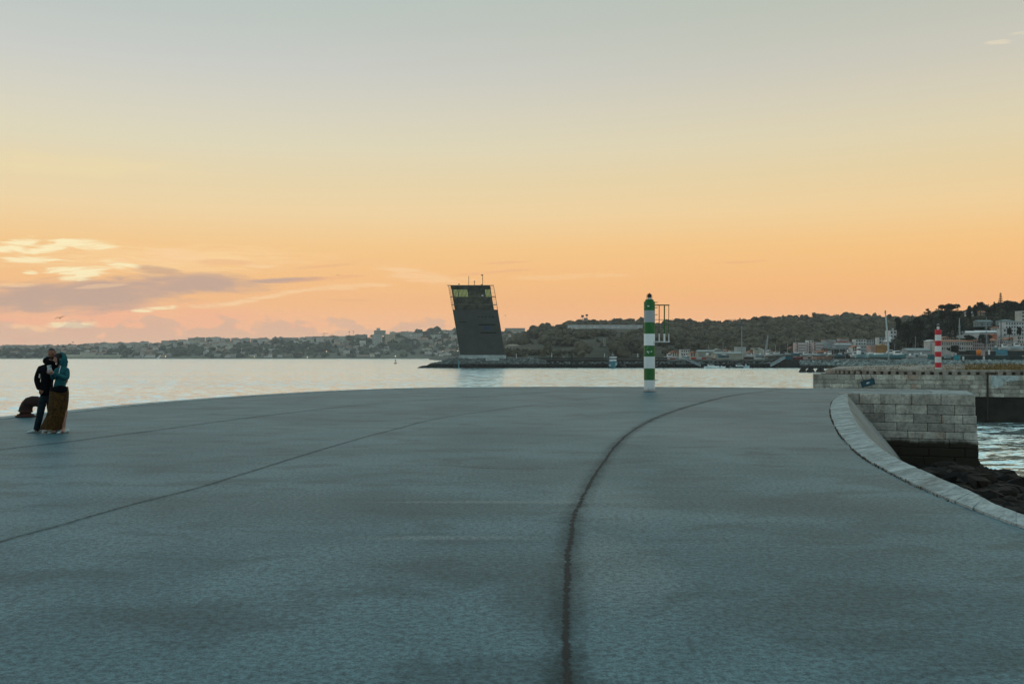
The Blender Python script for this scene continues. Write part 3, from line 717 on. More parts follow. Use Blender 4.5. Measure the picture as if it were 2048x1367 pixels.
# ------------------------------------------------------------------ beacons
def shaft_profile(r, z0, z1): return [(r, 0), (r, z1 - z0)]
def green_beacon():
    Y = 44.0; c = gnd(1298.8, 783, 0); X = c.x; Y = c.y; zz = lambda py: EYE + (HY - py) / F * Y; pm = F / Y
    root = empty('beacon', (X, Y, 0), 'green and white banded harbour beacon with side ladder frame standing on the grey paving', 'beacon')
    G = (0.002, 0.125, 0.018); W = (0.78, 0.84, 0.86)
    edges = [zz(v) for v in (620.8, 644.5, 667.2, 690.6, 712.7, 736.2, 759.6)]
    bm_ = band_mat('green_white_bands', edges, G, W, 0, [G, (0.34, 0.39, 0.41), G, W, G, (0.66, 0.74, 0.76), G, (0.66, 0.74, 0.76)])
    r = 11.0 / pm
    b = MB(); b.lathe((X, Y, 0), [(r * 1.04, 0.0), (r * 1.02, 0.03), (r, 0.06), (r, zz(604.5)), (r * 0.97, zz(602.8))], 40); s = b.build('shaft', bm_, root, True)
    s.data.polygons[-1].use_smooth = False; s.data.polygons[-2].use_smooth = False
    gm = mat('green_paint', G, 0.45, 0.25, 4)
    b = MB(); b.lathe((X, Y, zz(602.8)), [(r * 0.78, 0), (r * 0.78, 0.07), (r * 0.72, 0.085)], 32); b.build('cap', gm, root)
    b = MB(); b.lathe((X, Y, zz(599.2)), [(0.10, 0), (0.10, 0.05), (0.075, 0.06), (0.075, 0.1)], 20); b.build('lantern_base', M_white, root)
    la = MB(); la.lathe((X, Y, zz(594.8)), [(0.085, 0), (0.095, 0.02), (0.09, 0.10), (0.06, 0.15), (0.02, 0.17)], 20); lo = la.build('lantern', mat('lantern_glass', (0.02, 0.03, 0.025), 0.15, 0.2), root, True)
    cg = MB(); z0 = zz(599)
    for k in range(6):
        a = k * math.pi / 3; ca, sa = math.cos(a) * 0.115, math.sin(a) * 0.115
        cg.tube([(X + ca, Y + sa, z0), (X + ca, Y + sa, z0 + .19), (X + ca * .7, Y + sa * .7, z0 + .24), (X, Y, z0 + .27)], 0.011, 5)
    cg.tube([(X, Y, z0 + .26), (X, Y, z0 + .31)], 0.012, 5); cg.build('cage', M_black, root)
    # rungs up the right side
    for py in (604.5, 615, 629, 650, 672, 687, 717, 731, 745, 760):
        k = MB(); z = zz(py); x0 = X + r - 0.02; x1 = X + r + 4.6 / pm
        k.tube([(x0, Y - .14, z), (x1, Y - .14, z), (x1, Y + .14, z), (x0, Y + .14, z)], 0.012, 5)
        k.build('rung', M_grey, root)
    # frame standing off the shaft
    zt = zz(610); zb = zz(683.2); zc = zz(667); xs = [X + (v - 1298.8) / pm for v in (1318.2, 1328.6, 1337.4)]
    for i, x in enumerate(xs):
        w = (0.018, 0.028, 0.014)[i]
        k = MB(); k.tube([(x, Y - 0.02, zc), (x, Y - .02, zt)], w, 6); up = k.build('frame_post', gm, root)
        k = MB(); k.tube([(x, Y - 0.02, zb), (x, Y - .02, zc)], w * 1.35 + .004, 6); k.build('frame_post_foot', M_white, root)
    k = MB(); k.box(((X + r + xs[2]) / 2, Y - .02, zt), (xs[2] - X - r + .04, .09, .045)); k.build('top_bar', mat('green_brown_paint', (0.03, 0.07, 0.03), .6), root)
    k = MB(); k.box(((X + r + xs[2]) / 2, Y - .02, zz(639)), (xs[2] - X - r + .02, .04, .02)); k.build('guard_rail', M_dkgrey, root)
    k = MB(); k.box(((X + r + xs[2]) / 2, Y, zb), (xs[2] - X - r + .05, .42, .045)); k.build('platform', M_white, root)
    # small plates and the white marks on the bands
    k = MB(); k.box((X - .08, Y - r - .004, zz(612.5)), (.09, .02, .06), bev=.006); k.build('plate', M_white, root)
    gx = [(-.14, 697, .03, .02), (-.12, 703, .05, .08), (-.06, 704, .03, .11), (.05, 703, .07, .04), (.07, 701.5, .03, .03), (-.08, 706, .03, .03), (-.1, 694.5, .07, .014)]
    for ox, py, sx, sz in gx: MB().box((X + ox, Y - math.sqrt(r * r - ox * ox) - .002, zz(py)), (sx, .008, sz), ry=random.uniform(-.4, .4), rz=math.asin(-ox / r) * -1).build('paint_mark', mat('pale_graffiti', (0.5, 0.6, 0.55), .6), root)
    k = MB(); k.lathe((X, Y, 0.0), [(r * 1.25, 0), (r * 1.2, .022), (r * 1.03, .028)], 32); k.build('base_flange', M_dkgrey, root)
green_beacon()
def red_beacon():
    Y = 112.0; X = (1876.2 - 1024) / F * Y; zz = lambda py: EYE + (HY - py) / F * Y
    root = empty('beacon', (X, Y, 0.06), 'red and white banded harbour beacon standing on the far stone jetty', 'beacon')
    Rd = (0.52, 0.012, 0.03); W = (0.66, 0.70, 0.70); r = 6.0 / F * Y
    m = band_mat('red_white_bands', [zz(v) for v in (669.3, 681, 691.7, 702.9, 713.3, 724.6, 734.7)], Rd, W, 0, [Rd, W, Rd, W, Rd, W, Rd, W])
    b = MB(); b.lathe((X, Y, 0.06), [(r, 0), (r, zz(660) - .06), (r * .92, zz(659) - .06)], 32); b.build('shaft', m, root, False)
    b = MB(); b.lathe((X, Y, 0.055), [(r * 1.3, 0), (r * 1.3, .07), (r * 1.05, .08)], 24); b.build('base_flange', M_jtop, root)
    b = MB(); b.lathe((X, Y, zz(659)), [(.12, 0), (.12, .16), (.18, .18), (.18, .24), (.10, .26), (.10, .36)], 16); b.build('lantern_base', M_white, root)
    b = MB(); b.lathe((X, Y, zz(652.6)), [(.12, 0), (.13, .14), (.08, .2)], 16); b.build('lantern', M_glass, root)
    b = MB(); b.lathe((X, Y, zz(649.2)), [(.17, 0), (.15, .04), (.03, .1)], 16); b.tube([(X, Y, zz(649)), (X, Y, zz(645.5))], .02, 5); b.build('lantern_roof', M_grey, root)
    for v in np.arange(662, 734, 5.2): MB().tube([(X + r - .02, Y - .16, zz(v)), (X + r + .12, Y - .16, zz(v)), (X + r + .12, Y + .16, zz(v))], .014, 4).build('rung', M_grey, root)
red_beacon()

# ------------------------------------------------------------------ people, bollard, birds
def skin(name, nodes, edges, m, parent, root=0, sub=2):
    me = bpy.data.meshes.new(name); me.from_pydata([n[0][:] for n in nodes], edges, [])
    o = bpy.data.objects.new('tmp', me); S.collection.objects.link(o)
    md = o.modifiers.new('s', 'SKIN'); md.use_smooth_shade = True; md.branch_smoothing = 0.6
    for i, n in enumerate(nodes):
        r = n[1]; me.skin_vertices[0].data[i].radius = r if isinstance(r, tuple) else (r, r)
        me.skin_vertices[0].data[i].use_root = (i == root)
    sb = o.modifiers.new('b', 'SUBSURF'); sb.levels = sub; sb.render_levels = sub
    dg = bpy.context.evaluated_depsgraph_get(); dg.update()
    m2 = bpy.data.meshes.new_from_object(o.evaluated_get(dg)); bpy.data.objects.remove(o)
    m2.name = name; m2.materials.clear(); m2.materials.append(m)
    M = parent_world(parent).inverted(); m2.transform(M)
    m2.polygons.foreach_set('use_smooth', [True] * len(m2.polygons))
    r = bpy.data.objects.new(name, m2); S.collection.objects.link(r); r.parent = parent
    return r
def chain(*ks): return [(a, b) for a, b in zip(ks[:-1], ks[1:])]
def build_skin(name, d, links, m, parent, sub=2, Y0=20.45):
    keys = list(d); ix = {k: i for i, k in enumerate(keys)}
    nodes = []
    for k in keys:
        v = d[k]
        nodes.append((at(v[0], v[1], Y0 + v[2]), v[3] if len(v) == 4 else (v[3], v[4])))
    return skin(name, nodes, [(ix[a], ix[b]) for a, b in links], m, parent, 0, sub)
def head(name, c, yaw, pitch, m, parent, w=0.076, dpt=0.098, hgt=0.118, roll=0.0):
    """a sculpted head; local -Y is the face direction before turning"""
    v, f = ICO[3]; bm = bmesh.new(); bmesh.ops.create_icosphere(bm, subdivisions=4, radius=1)
    v = np.array([p.co[:] for p in bm.verts]); f = [tuple(q.index for q in p.verts) for p in bm.faces]; bm.free()
    out = []
    for x, y, z in v:
        px, py_, pz = x * w, y * dpt, z * hgt
        if z < -0.1:      # jaw narrows, chin forward
            k = 1 - 0.42 * min(1, (-z - 0.1) / 0.9); px *= k
            if y > 0: py_ *= 1 - 0.45 * min(1, (-z - .1) / .9)
        if y < 0:
            fy = -y
            g = lambda cx, cz, s: math.exp(-(((x - cx) / s[0]) ** 2 + ((z - cz) / s[1]) ** 2))
            py_ -= 0.026 * g(0, -0.18, (0.15, 0.14)) * fy + 0.014 * g(0, 0.02, (0.10, 0.22)) * fy      # nose
            py_ += 0.014 * (g(-0.36, 0.06, (0.18, 0.12)) + g(0.36, 0.06, (0.18, 0.12))) * fy           # eye sockets
            py_ -= 0.006 * g(0, 0.26, (0.6, 0.10)) * fy                                             # brow
            py_ -= 0.007 * g(0, -0.48, (0.26, 0.07)) * fy                                            # lips
            py_ += 0.006 * g(0, -0.62, (0.2, 0.07)) * fy
            py_ -= 0.010 * g(0, -0.88, (0.3, 0.14)) * fy                                             # chin
        for sx in (-1, 1):                                                                      # ears
            e = math.exp(-(((y - 0.08) / 0.16) ** 2 + ((z + 0.05) / 0.22) ** 2)); 
            if x * sx > 0.7: px += sx * 0.016 * e
        out.append((px, py_, pz))
    Rm = Matrix.Rotation(yaw, 4, 'Z') @ Matrix.Rotation(pitch, 4, 'X') @ Matrix.Rotation(roll, 4, 'Y')
    T = Matrix.Translation(c) @ Rm
    return [tuple((T @ Vector(q))[:]) for q in out], f, T
def add_mesh(name, v, f, m, parent, smooth=True):
    b = MB(); b.add(v, f); return b.build(name, m, parent, smooth)
def hand(prefix, wrist, pdir, side, m, parent, curl=0.5, Lh=0.18):
    """palm plus five unequal fingers as one skinned figure: fingers stay apart"""
    pdir = pdir.normalized(); side = (side - pdir * side.dot(pdir)).normalized(); nrm = pdir.cross(side).normalized()
    nodes = [(wrist, (0.026, 0.019)), (wrist + pdir * 0.045, (0.036, 0.016)), (wrist + pdir * 0.082, (0.040, 0.014))]; edges = [(0, 1), (1, 2)]
    lens = (0.068, 0.078, 0.072, 0.056)
    for i in range(4):
        off = (i - 1.5) * 0.0205; base = wrist + pdir * 0.090 + side * off; p = base; a = 0.15 * curl; idx = len(nodes)
        nodes.append((p, 0.0085)); edges.append((2, idx))
        for j, fr in enumerate((0.42, 0.32, 0.26)):
            a += curl * (0.75, 0.8, 0.5)[j]; dv = pdir * math.cos(a) + nrm * math.sin(a)
            p = p + dv * lens[i] * fr; nodes.append((p, 0.0082 - 0.0008 * j)); edges.append((idx + j, idx + j + 1))
    idx = len(nodes); p = wrist + pdir * 0.035 - side * 0.034; nodes.append((p, 0.011)); edges.append((1, idx))
    for j in range(2):
        dv = (pdir * 0.75 - side * (0.55 - 0.35 * j) + nrm * 0.45 * curl).normalized(); p = p + dv * 0.032; nodes.append((p, 0.0095 - .001 * j)); edges.append((idx + j, idx + j + 1))
    return nodes, edges

def people():
    SK = mat('skin', (0.20, 0.095, 0.065), 0.5, 0.12, 20); SKW = mat('skin_light', (0.34, 0.19, 0.15), 0.5, 0.1, 20)
    BLK = mat('black_fleece', (0.0055, 0.007, 0.010), 0.95, 0.4, 14, 0.3, spec=0.05); JEAN = mat('dark_denim', (0.012, 0.026, 0.036), 0.9, 0.4, 12, 0.3, spec=0.08)
    TEAL = mat('teal_fleece', (0.018, 0.105, 0.125), 0.95, 0.3, 12, 0.3, spec=0.1); HAIR = mat('dark_hair', (0.010, 0.008, 0.007), 0.6, 0.4, 30)
    SHOE = mat('pale_shoe', (0.40, 0.52, 0.54), 0.6, 0.2, 20); GHAIR = mat('greying_hair', (0.05, 0.05, 0.052), 0.8, 0.4, 60)
    Y0 = 20.45
    # ---------------- man
    man = empty('person', gnd(84, 866), 'man in black hoodie and dark jeans looking down at a phone, beside the bollard', 'person')
    hc = at(103.5, 707, Y0 + 0.02); hv, hf, HT = head('h', hc, R(18), R(16), SK, man)
    d = {'pel': (92, 789, .05, .115, .09), 'belly': (93, 775, .04, .12, .095), 'chest': (95, 752, .05, .135, .095), 'upch': (98, 737, .06, .11, .075), 'nk': (101, 726, .05, .058), 'hd': (102.5, 716, .03, .052),
         'shl': (81, 737, .06, .045), 'ell': (73.5, 759, .10, .042), 'wrl': (78, 777, -.08, .03),
         'shr': (115, 737, .08, .045), 'elr': (127, 752, .22, .042), 'wrr': (134, 764, .10, .03),
         'hil': (87, 797, .03, .070), 'knl': (80.5, 827, -.01, .05), 'anl': (71.5, 858, .02, .042), 'tol': (69, 863, -.06, .03),
         'hir': (98, 797, .08, .070), 'knr': (103, 827, .12, .058), 'anr': (97, 858, .2, .042), 'tor': (94, 864, .06, .034)}
    links = chain('pel', 'belly', 'chest', 'upch', 'nk', 'hd') + chain('upch', 'shl', 'ell', 'wrl') + chain('upch', 'shr', 'elr', 'wrr') + chain('pel', 'hil', 'knl', 'anl', 'tol') + chain('pel', 'hir', 'knr', 'anr', 'tor')
    body = build_skin('body', d, links, SK, man, 2, Y0)
    # merge head and hands into the body mesh
    def merge(body, extra):
        bm = bmesh.new(); bm.from_mesh(body.data); Mi = parent_world(body.parent).inverted()
        for v, f in extra:
            vs = [bm.verts.new((Mi @ Vector(q))[:]) for q in v]
            for q in f:
                try: bm.faces.new([vs[i] for i in q]).smooth = True
                except ValueError: pass
        bm.to_mesh(body.data); bm.free()
    def hand_geo(w, pd, sd, curl, m):
        n, e = hand('h', w, pd, sd, m, man, curl)
        o = skin('tmp_hand', n, e, m, man, 0, 1); v = [(parent_world(man) @ p.co)[:] for p in o.data.vertices]; f = [tuple(p.vertices) for p in o.data.polygons]
        bpy.data.objects.remove(o); return v, f
    h1 = hand_geo(at(78.5, 778, Y0 - .08), Vector((0.75, -.25, -.55)), Vector((.3, 0.1, .8)), 0.55, SK)
    h2 = hand_geo(at(134, 765, Y0 + .1), Vector((-.5, -.6, -.6)), Vector((0, .5, -.6)), 0.6, SK)
    merge(body, [(hv, hf), h1, h2])
    th = {k: d[k] for k in ('pel', 'belly', 'chest', 'upch', 'shl', 'ell', 'wrl', 'shr', 'elr', 'wrr')}
    g = {'hem': (91.5, 792, .05, .150, .12), 'pel': (92, 785, .05, .158, .128), 'belly': (93, 773, .04, .162, .13), 'chest': (95, 752, .05, .178, .13), 'upch': (98, 736, .06, .165, .11), 'nk': (101.5, 723.5, .06, .082), 'col': (102, 718.5, .04, .07),
         'shl': (81, 736, .06, .082), 'ell': (73.5, 759, .10, .066), 'wrl': (78.2, 779.0, -.08, .044), 'shr': (115, 737, .08, .082), 'elr': (127, 752, .22, .062), 'wrr': (133, 762, .11, .046)}
    hood = build_skin('hoodie', g, chain('hem', 'pel', 'belly', 'chest', 'upch', 'nk', 'col') + chain('upch', 'shl', 'ell', 'wrl') + chain('upch', 'shr', 'elr', 'wrr'), BLK, man, 2, Y0)
    cb = MB(); cb.tube([at(100.5, 729, Y0 + .06)[:], at(101.5, 724, Y0 + .045)[:], at(102.3, 719.5, Y0 + .03)[:]], [.095, .088, .080], 16); cb.build('collar', BLK, man, True)
    # hood bunched behind the neck
    hb = MB(); c0 = at(99.5, 721.5, Y0 + .15); v, f = ICO[3]
    hb.add(v * np.array((.142, .085, .095)) + np.array(c0[:]), f); hb.build('hood', BLK, man, True)
    g = {'top': (92, 783, .05, .13, .105), 'pel': (92, 790, .05, .140, .115), 'hil': (86, 797, .03, .098), 'knl': (80.5, 827, -.01, .075), 'anl': (71.8, 865, .02, .066), 'hir': (99, 797, .08, .098), 'knr': (103, 827, .12, .073), 'anr': (97.5, 864, .2, .064)}
    build_skin('jeans', g, chain('top', 'pel', 'hil', 'knl', 'anl') + chain('pel', 'hir', 'knr', 'anr'), JEAN, man, 2, Y0)
    def shoe(p, yaw, m, parent, L=.29):
        b = LB() if False else MB(); secs = [(-.10, .030, .085), (-.04, .038, .095), (.03, .040, .075), (.10, .047, .055), (.16, .044, .042), (.185, .028, .030)]
        vs = []; n = 10
        for y, w, h in secs:
            for j in range(n):
                t = 2 * math.pi * j / n; x = math.cos(t) * w; z = max(0.0, h * .5 + math.sin(t) * h * .5) 
                q = Vector((x, -y * L / .285, z)); q.rotate(Matrix.Rotation(yaw, 3, 'Z')); vs.append((p.x + q.x, p.y + q.y, max(p.z + q.z, .004)))
        k = len(secs); b.add(vs, [(i * n + j, i * n + (j + 1) % n, (i + 1) * n + (j + 1) % n, (i + 1) * n + j) for i in range(k - 1) for j in range(n)] + [tuple(range(n)), tuple(range((k - 1) * n, k * n))])
        return b.build('shoe', m, parent, True)
    shoe(Vector((at(72.5, 862, Y0).x, Y0 + .0, 0)), R(-42), SHOE, man); shoe(Vector((at(97, 860, Y0).x, Y0 + .2, 0)), R(-35), mat('off_white_shoe', (.32, .33, .31), .6), man)
    # close-cropped hair and beard
    def cap(T, w, dp, h, m, parent, name, zmin=0.28, k=1.05, face=True, beard=False):
        bm = bmesh.new(); bmesh.ops.create_icosphere(bm, subdivisions=4, radius=1)
        kill = []
        for q in bm.verts:
            x, y, z = q.co
            if beard: keep = z < -0.36 and y < 0.25 and not (abs(x) < .2 and -.56 < z < -.42 and y < -.5)
            else: keep = z > (zmin + (0.34 if y < -0.45 else (-0.55 if y > 0.1 else -0.15)))
            if not keep: kill.append(q)
            px, py_, pz = x * w * k, y * dp * k, z * h * k
            if z < -0.1: 
                kk = 1 - 0.42 * min(1, (-z - .1) / .9); px *= kk
                if y > 0: py_ *= 1 - .45 * min(1, (-z - .1) / .9)
                else: py_ -= 0.010 * math.exp(-((x / .3) ** 2 + ((z + .88) / .14) ** 2)) * -y
            q.co = T @ Vector((px, py_, pz))
        bmesh.ops.delete(bm, geom=kill, context='VERTS'); bm.verts.index_update()
        v = [q.co[:] for q in bm.verts]; f = [tuple(a.index for a in q.verts) for q in bm.faces]; bm.free()
        return add_mesh(name, v, f, m, parent)
    cap(HT, .076, .098, .118, GHAIR, man, 'hair', 0.34, 1.035)
    cap(HT, .076, .098, .118, mat('short_beard', (.035, .022, .018), .8, .3, 40), man, 'beard', beard=True, k=1.03)
    for sx in (-.028, .028): MB().add(ICO[2][0] * .009 + np.array((HT @ Vector((sx, -.081, .008)))[:]), ICO[2][1]).build('eye', HAIR, man, True)
    # two white tags on the sleeve/pocket
    MB().box(at(79.2, 749, Y0 - .105)[:], (.022, .012, .03), bev=.004).build('tag', M_white, man); MB().box(at(79, 753.3, Y0 - .105)[:], (.030, .014, .040), bev=.005).build('tag', M_white, man)
    # ---------------- woman
    Yw = 20.30
    wo = empty('person', gnd(117, 866), 'woman in teal hooded top and long mustard skirt holding up a phone', 'person')
    hc = at(118.2, 717.5, Yw); hv, hf, HW = head('h', hc, R(-56), R(8), SKW, wo, .070, .092, .112)
    # face is turned towards the phone (image left)
    d = {'pel': (119, 790, .02, .115, .09), 'waist': (120, 772, .02, .095, .08), 'chest': (124, 750, .02, .105, .085), 'upch': (125, 740, .02, .085, .065), 'nk': (122, 731, .01, .045), 'hd': (119.5, 723, 0, .042),
         'shr': (134, 741, .03, .038), 'elr': (133.5, 757, -.06, .034), 'wrr': (108.5, 746.5, -.36, .024),
         'shl': (113, 742, .0, .036), 'ell': (106.5, 757, -.12, .036), 'wrl': (103.5, 748, -.34, .023),
         'hil': (114, 797, .02, .088), 'knl': (110, 828, -.04, .055), 'anl': (108.5, 857, .0, .038), 'tol': (107, 864, -.12, .03),
         'hir': (125, 797, .02, .088), 'knr': (128, 828, .0, .055), 'anr': (127, 857, .02, .038), 'tor': (125, 864, -.1, .03)}
    links = chain('pel', 'waist', 'chest', 'upch', 'nk', 'hd') + chain('upch', 'shr', 'elr', 'wrr') + chain('upch', 'shl', 'ell', 'wrl') + chain('pel', 'hil', 'knl', 'anl', 'tol') + chain('pel', 'hir', 'knr', 'anr', 'tor')
    body = build_skin('body', d, links, SKW, wo, 2, Yw)
    ph = at(99.2, 737.5, Yw - .46)
    h1 = hand_geo(at(107.5, 746.2, Yw - .37), (ph + Vector((.035, 0, -.04)) - at(107.5, 746.2, Yw - .37)), Vector((0.3, .7, .6)), .75, SKW)
    h2 = hand_geo(at(103, 747.5, Yw - .35), (ph + Vector((-.01, 0, -.055)) - at(103, 747.5, Yw - .35)), Vector((.9, .1, .2)), .7, SKW)
    merge(body, [(hv, hf), h1, h2])
    g = {'hem': (119, 778, .02, .148, .128), 'waist': (119.5, 771, .02, .142, .122), 'mid': (120.5, 764, .02, .128, .11), 'chest': (124, 751, .02, .142, .118), 'upch': (125, 739, .02, .128, .10), 'nk': (122.5, 729.5, .03, .072),
         'shr': (134, 740, .03, .072), 'elr': (133.5, 757, -.06, .058), 'fr': (121, 752, -.22, .046), 'wrr': (107.5, 746.2, -.37, .034), 'shl': (113, 741, .0, .066), 'ell': (106.8, 757, -.12, .05), 'wrl': (103.2, 747.5, -.35, .033)}
    build_skin('hooded_top', g, chain('hem', 'waist', 'mid', 'chest', 'upch', 'nk') + chain('upch', 'shr', 'elr', 'fr', 'wrr') + chain('upch', 'shl', 'ell', 'wrl'), TEAL, wo, 2, Yw)
    # hood: open shell round the head
    bm = bmesh.new(); bmesh.ops.create_icosphere(bm, subdivisions=4, radius=1); kill = []
    for q in bm.verts:
        x, y, z = q.co
        if y < 0.12 + 0.1 * max(0, -z): kill.append(q)
        w_ = 1 + (.18 * -z if z < 0 else 0)
        q.co = HW @ Vector((x * .104 * w_, y * .128 + .022, z * .145 - .006))
    bmesh.ops.delete(bm, geom=kill, context='VERTS'); bm.verts.index_update()
    v = [q.co[:] for q in bm.verts]; f = [tuple(a.index for a in q.verts) for q in bm.faces]; bm.free()
    hd = add_mesh('hood', v, f, TEAL, wo); so = hd.modifiers.new('s', 'SOLIDIFY'); so.thickness = .012; so.offset = 0
    dv = MB(); dv.tube([(HW @ Vector((0, .05, .02)))[:], (HW @ Vector((0, .065, -.08)))[:], at(125.5, 732, Yw + .05)[:], at(126, 738, Yw + .05)[:]], [.10, .098, .092, .11], 14); dv.build('hood_drape', TEAL, wo, True)
    cap(HW, .070, .092, .112, HAIR, wo, 'hair', 0.02, 1.12)
    for sx in (-1, 1):
        lk = MB(); lk.tube([(HW @ Vector((sx * .055, -.045, .075)))[:], (HW @ Vector((sx * .072, -.030, .0)))[:], (HW @ Vector((sx * .064, -.035, -.085)))[:], (HW @ Vector((sx * .05, -.05, -.15)))[:]], [.018, .022, .020, .010], 8)
        lk.build('hair_lock', HAIR, wo, True)
    for sx in (-.026, .026): MB().add(ICO[2][0] * .008 + np.array((HW @ Vector((sx, -.077, .008)))[:]), ICO[2][1]).build('eye', HAIR, wo, True)
    li = MB(); li.add(ICO[2][0] * np.array((.014, .014, .006)) + np.array((HW @ Vector((0, -.083, -.053)))[:]), ICO[2][1]); li.build('lips', mat('lips', (.20, .06, .05), .5), wo, True)
    dc = MB(); dc.tube([at(121.5, 731, Yw - .1)[:], at(119, 740, Yw - .15)[:], at(117.5, 748, Yw - .14)[:]], .006, 5); dc.build('drawstring', M_white, wo)
    # black shirt hem below the top
    def loft(name, rings, m, n=48, fold=0.0, nf=9, thick=False, phase=0.0):
        vs = []
        for (px0, px1, py, dy, dep) in rings:
            c = at((px0 + px1) / 2, py, Yw + dy); w = (px1 - px0) / 2 / F * Yw
            t0 = min(1, max(0, (py - 780) / 70))
            for j in range(n):
                a = 2 * math.pi * j / n; k = 1 + fold * t0 * math.sin(nf * a + phase + py * .02) + fold * .5 * t0 * math.sin(nf * 2.3 * a + py * .05)
                vs.append((c.x + math.cos(a) * w * k, c.y + math.sin(a) * dep * k, c.z))
        k = len(rings); b = MB(); b.add(vs, [(i * n + j, i * n + (j + 1) % n, (i + 1) * n + (j + 1) % n, (i + 1) * n + j) for i in range(k - 1) for j in range(n)]); return b.build(name, m, wo, True)
    loft('shirt_hem', [(102.5, 135.2, 773, 0, .145), (101, 136, 778, 0, .155), (101.2, 136, 782, -.0, .158)], BLK)
    hem = MB(); cc = at(120, 779, Yw - .06); hem.add(ICO[3][0] * np.array((.145, .115, .095)) + np.array(cc[:]), ICO[3][1]); hem.build('shirt_tail', BLK, wo, True)
    MUS = mat('patterned_skirt', (0.016, 0.008, 0.005), 0.95, 0.0, 22, 0.3, c2=(0.085, 0.044, 0.005))
    t, p = nm(MUS)
    loft('skirt', [(101.5, 136, 776, 0, .14), (100, 137, 785, 0, .155), (99.5, 136.5, 796, 0, .165), (98.5, 135, 808, 0, .165), (97, 133, 820, 0, .165), (93.5, 131.5, 832, .01, .17), (88.5, 129, 842, .02, .18), (84.5, 126.5, 850, .03, .19), (82, 125, 858, .03, .2)], MUS, 72, 0.055, 9)
    shoe(Vector((at(110.5, 860, Yw).x, Yw + .02, 0)), R(-38), SHOE, wo, .26); shoe(Vector((at(127, 860, Yw).x, Yw + .05, 0)), R(-25), SHOE, wo, .27)
    # phone
    p_ = empty('phone', ph, 'pale mobile phone held up between the couple by the woman in teal', 'phone')
    b = MB(); b.box(ph[:], (.080, .012, .150), rz=R(20), ry=R(-8), bev=.008); b.build('case', mat('pale_phone', (.42, .5, .54), .35), p_)
    b = MB(); q = ph + Vector((.03, -.009, .05)); b.box(q[:], (.028, .006, .03), rz=R(20), ry=R(-8), bev=.003); b.build('camera_bump', M_dkgrey, p_)
people()
def bollard():
    Y = 25.6; root = empty('bollard', at(51, 831, Y), 'rust brown hooked iron mooring bollard on the quay edge behind the man', 'bollard')
    root.location.z = 0.016
    b = MB(); pts = [(51, 831.5, .215), (51, 828, .20), (51, 823, .175), (52, 816, .158), (54.5, 809.5, .15), (59, 804.5, .148), (65.5, 802.2, .14), (73, 802, .135), (80, 804.5, .13), (85, 809, .11), (87, 814, .07)]
    k = Y / F
    b.tube([at(x, y, Y)[:] for x, y, _ in pts], [r for *_, r in pts], 24, sq=1.0)
    M = mat('rusty_iron', (0.016, 0.008, 0.007), 0.8, 0.5, 3, 0.4, c2=(0.045, 0.016, 0.013)); b.build('horn', M, root, True)
    c = at(51, 831, Y); b = MB(); b.lathe((c.x, c.y, .016), [(.245, 0), (.245, .02), (.22, .035)], 28); b.build('base_plate', M, root)
bollard()
def gull(px, py, Y, span, label, cat='gull', bank=0.2, yaw=0.5):
    c = at(px, py, Y); root = empty('seagull', c, label, cat, None, yaw)
    root.rotation_euler.x = R(28)
    G = mat('gull_grey', (.06, .06, .06), .8, .3, 8)
    b = LB(); s = span; b.tube([(0, -.2 * s, 0), (0, -.14 * s, .01 * s), (0, 0, .0), (0, .12 * s, 0), (0, .22 * s, .01 * s)], [.008 * s, .035 * s, .05 * s, .03 * s, .012 * s], 10); b.build('body', G, root, True)
    for sx in (-1, 1):
        w = LB(); P = [(0.02, 0), (.22, .17), (.36, .10), (.52, .0)] 
        vs = []
        for x, z in [(0, 0), (.2, .17 + bank * .1 * sx), (.36, .13 + bank * .2 * sx), (.5, .05 + bank * .3 * sx)]:
            ch = .12 * (1 - x * 1.5)
            vs += [(sx * x * s, -ch * s * .6, z * s), (sx * x * s, ch * s * .6 + x * .1 * s, z * s), (sx * x * s, ch * .2 * s, (z + .012) * s)]
        w.add(vs, [(i * 3 + a, i * 3 + (a + 1) % 3, i * 3 + 3 + (a + 1) % 3, i * 3 + 3 + a) for i in range(3) for a in range(3)]); w.build('wing', G, root)
gull(120, 636, 60, .52, 'dark gull gliding with raised wings above the couple', 'gull', .5, .6)
gull(675.5, 550, 140, .45, 'tiny gull high in the sky between the couple and the dark tower', 'gull', 0, .3)
gull(1011, 631, 150, .5, 'tiny gull flying just right of the leaning dark tower', 'gull', 0, .8)

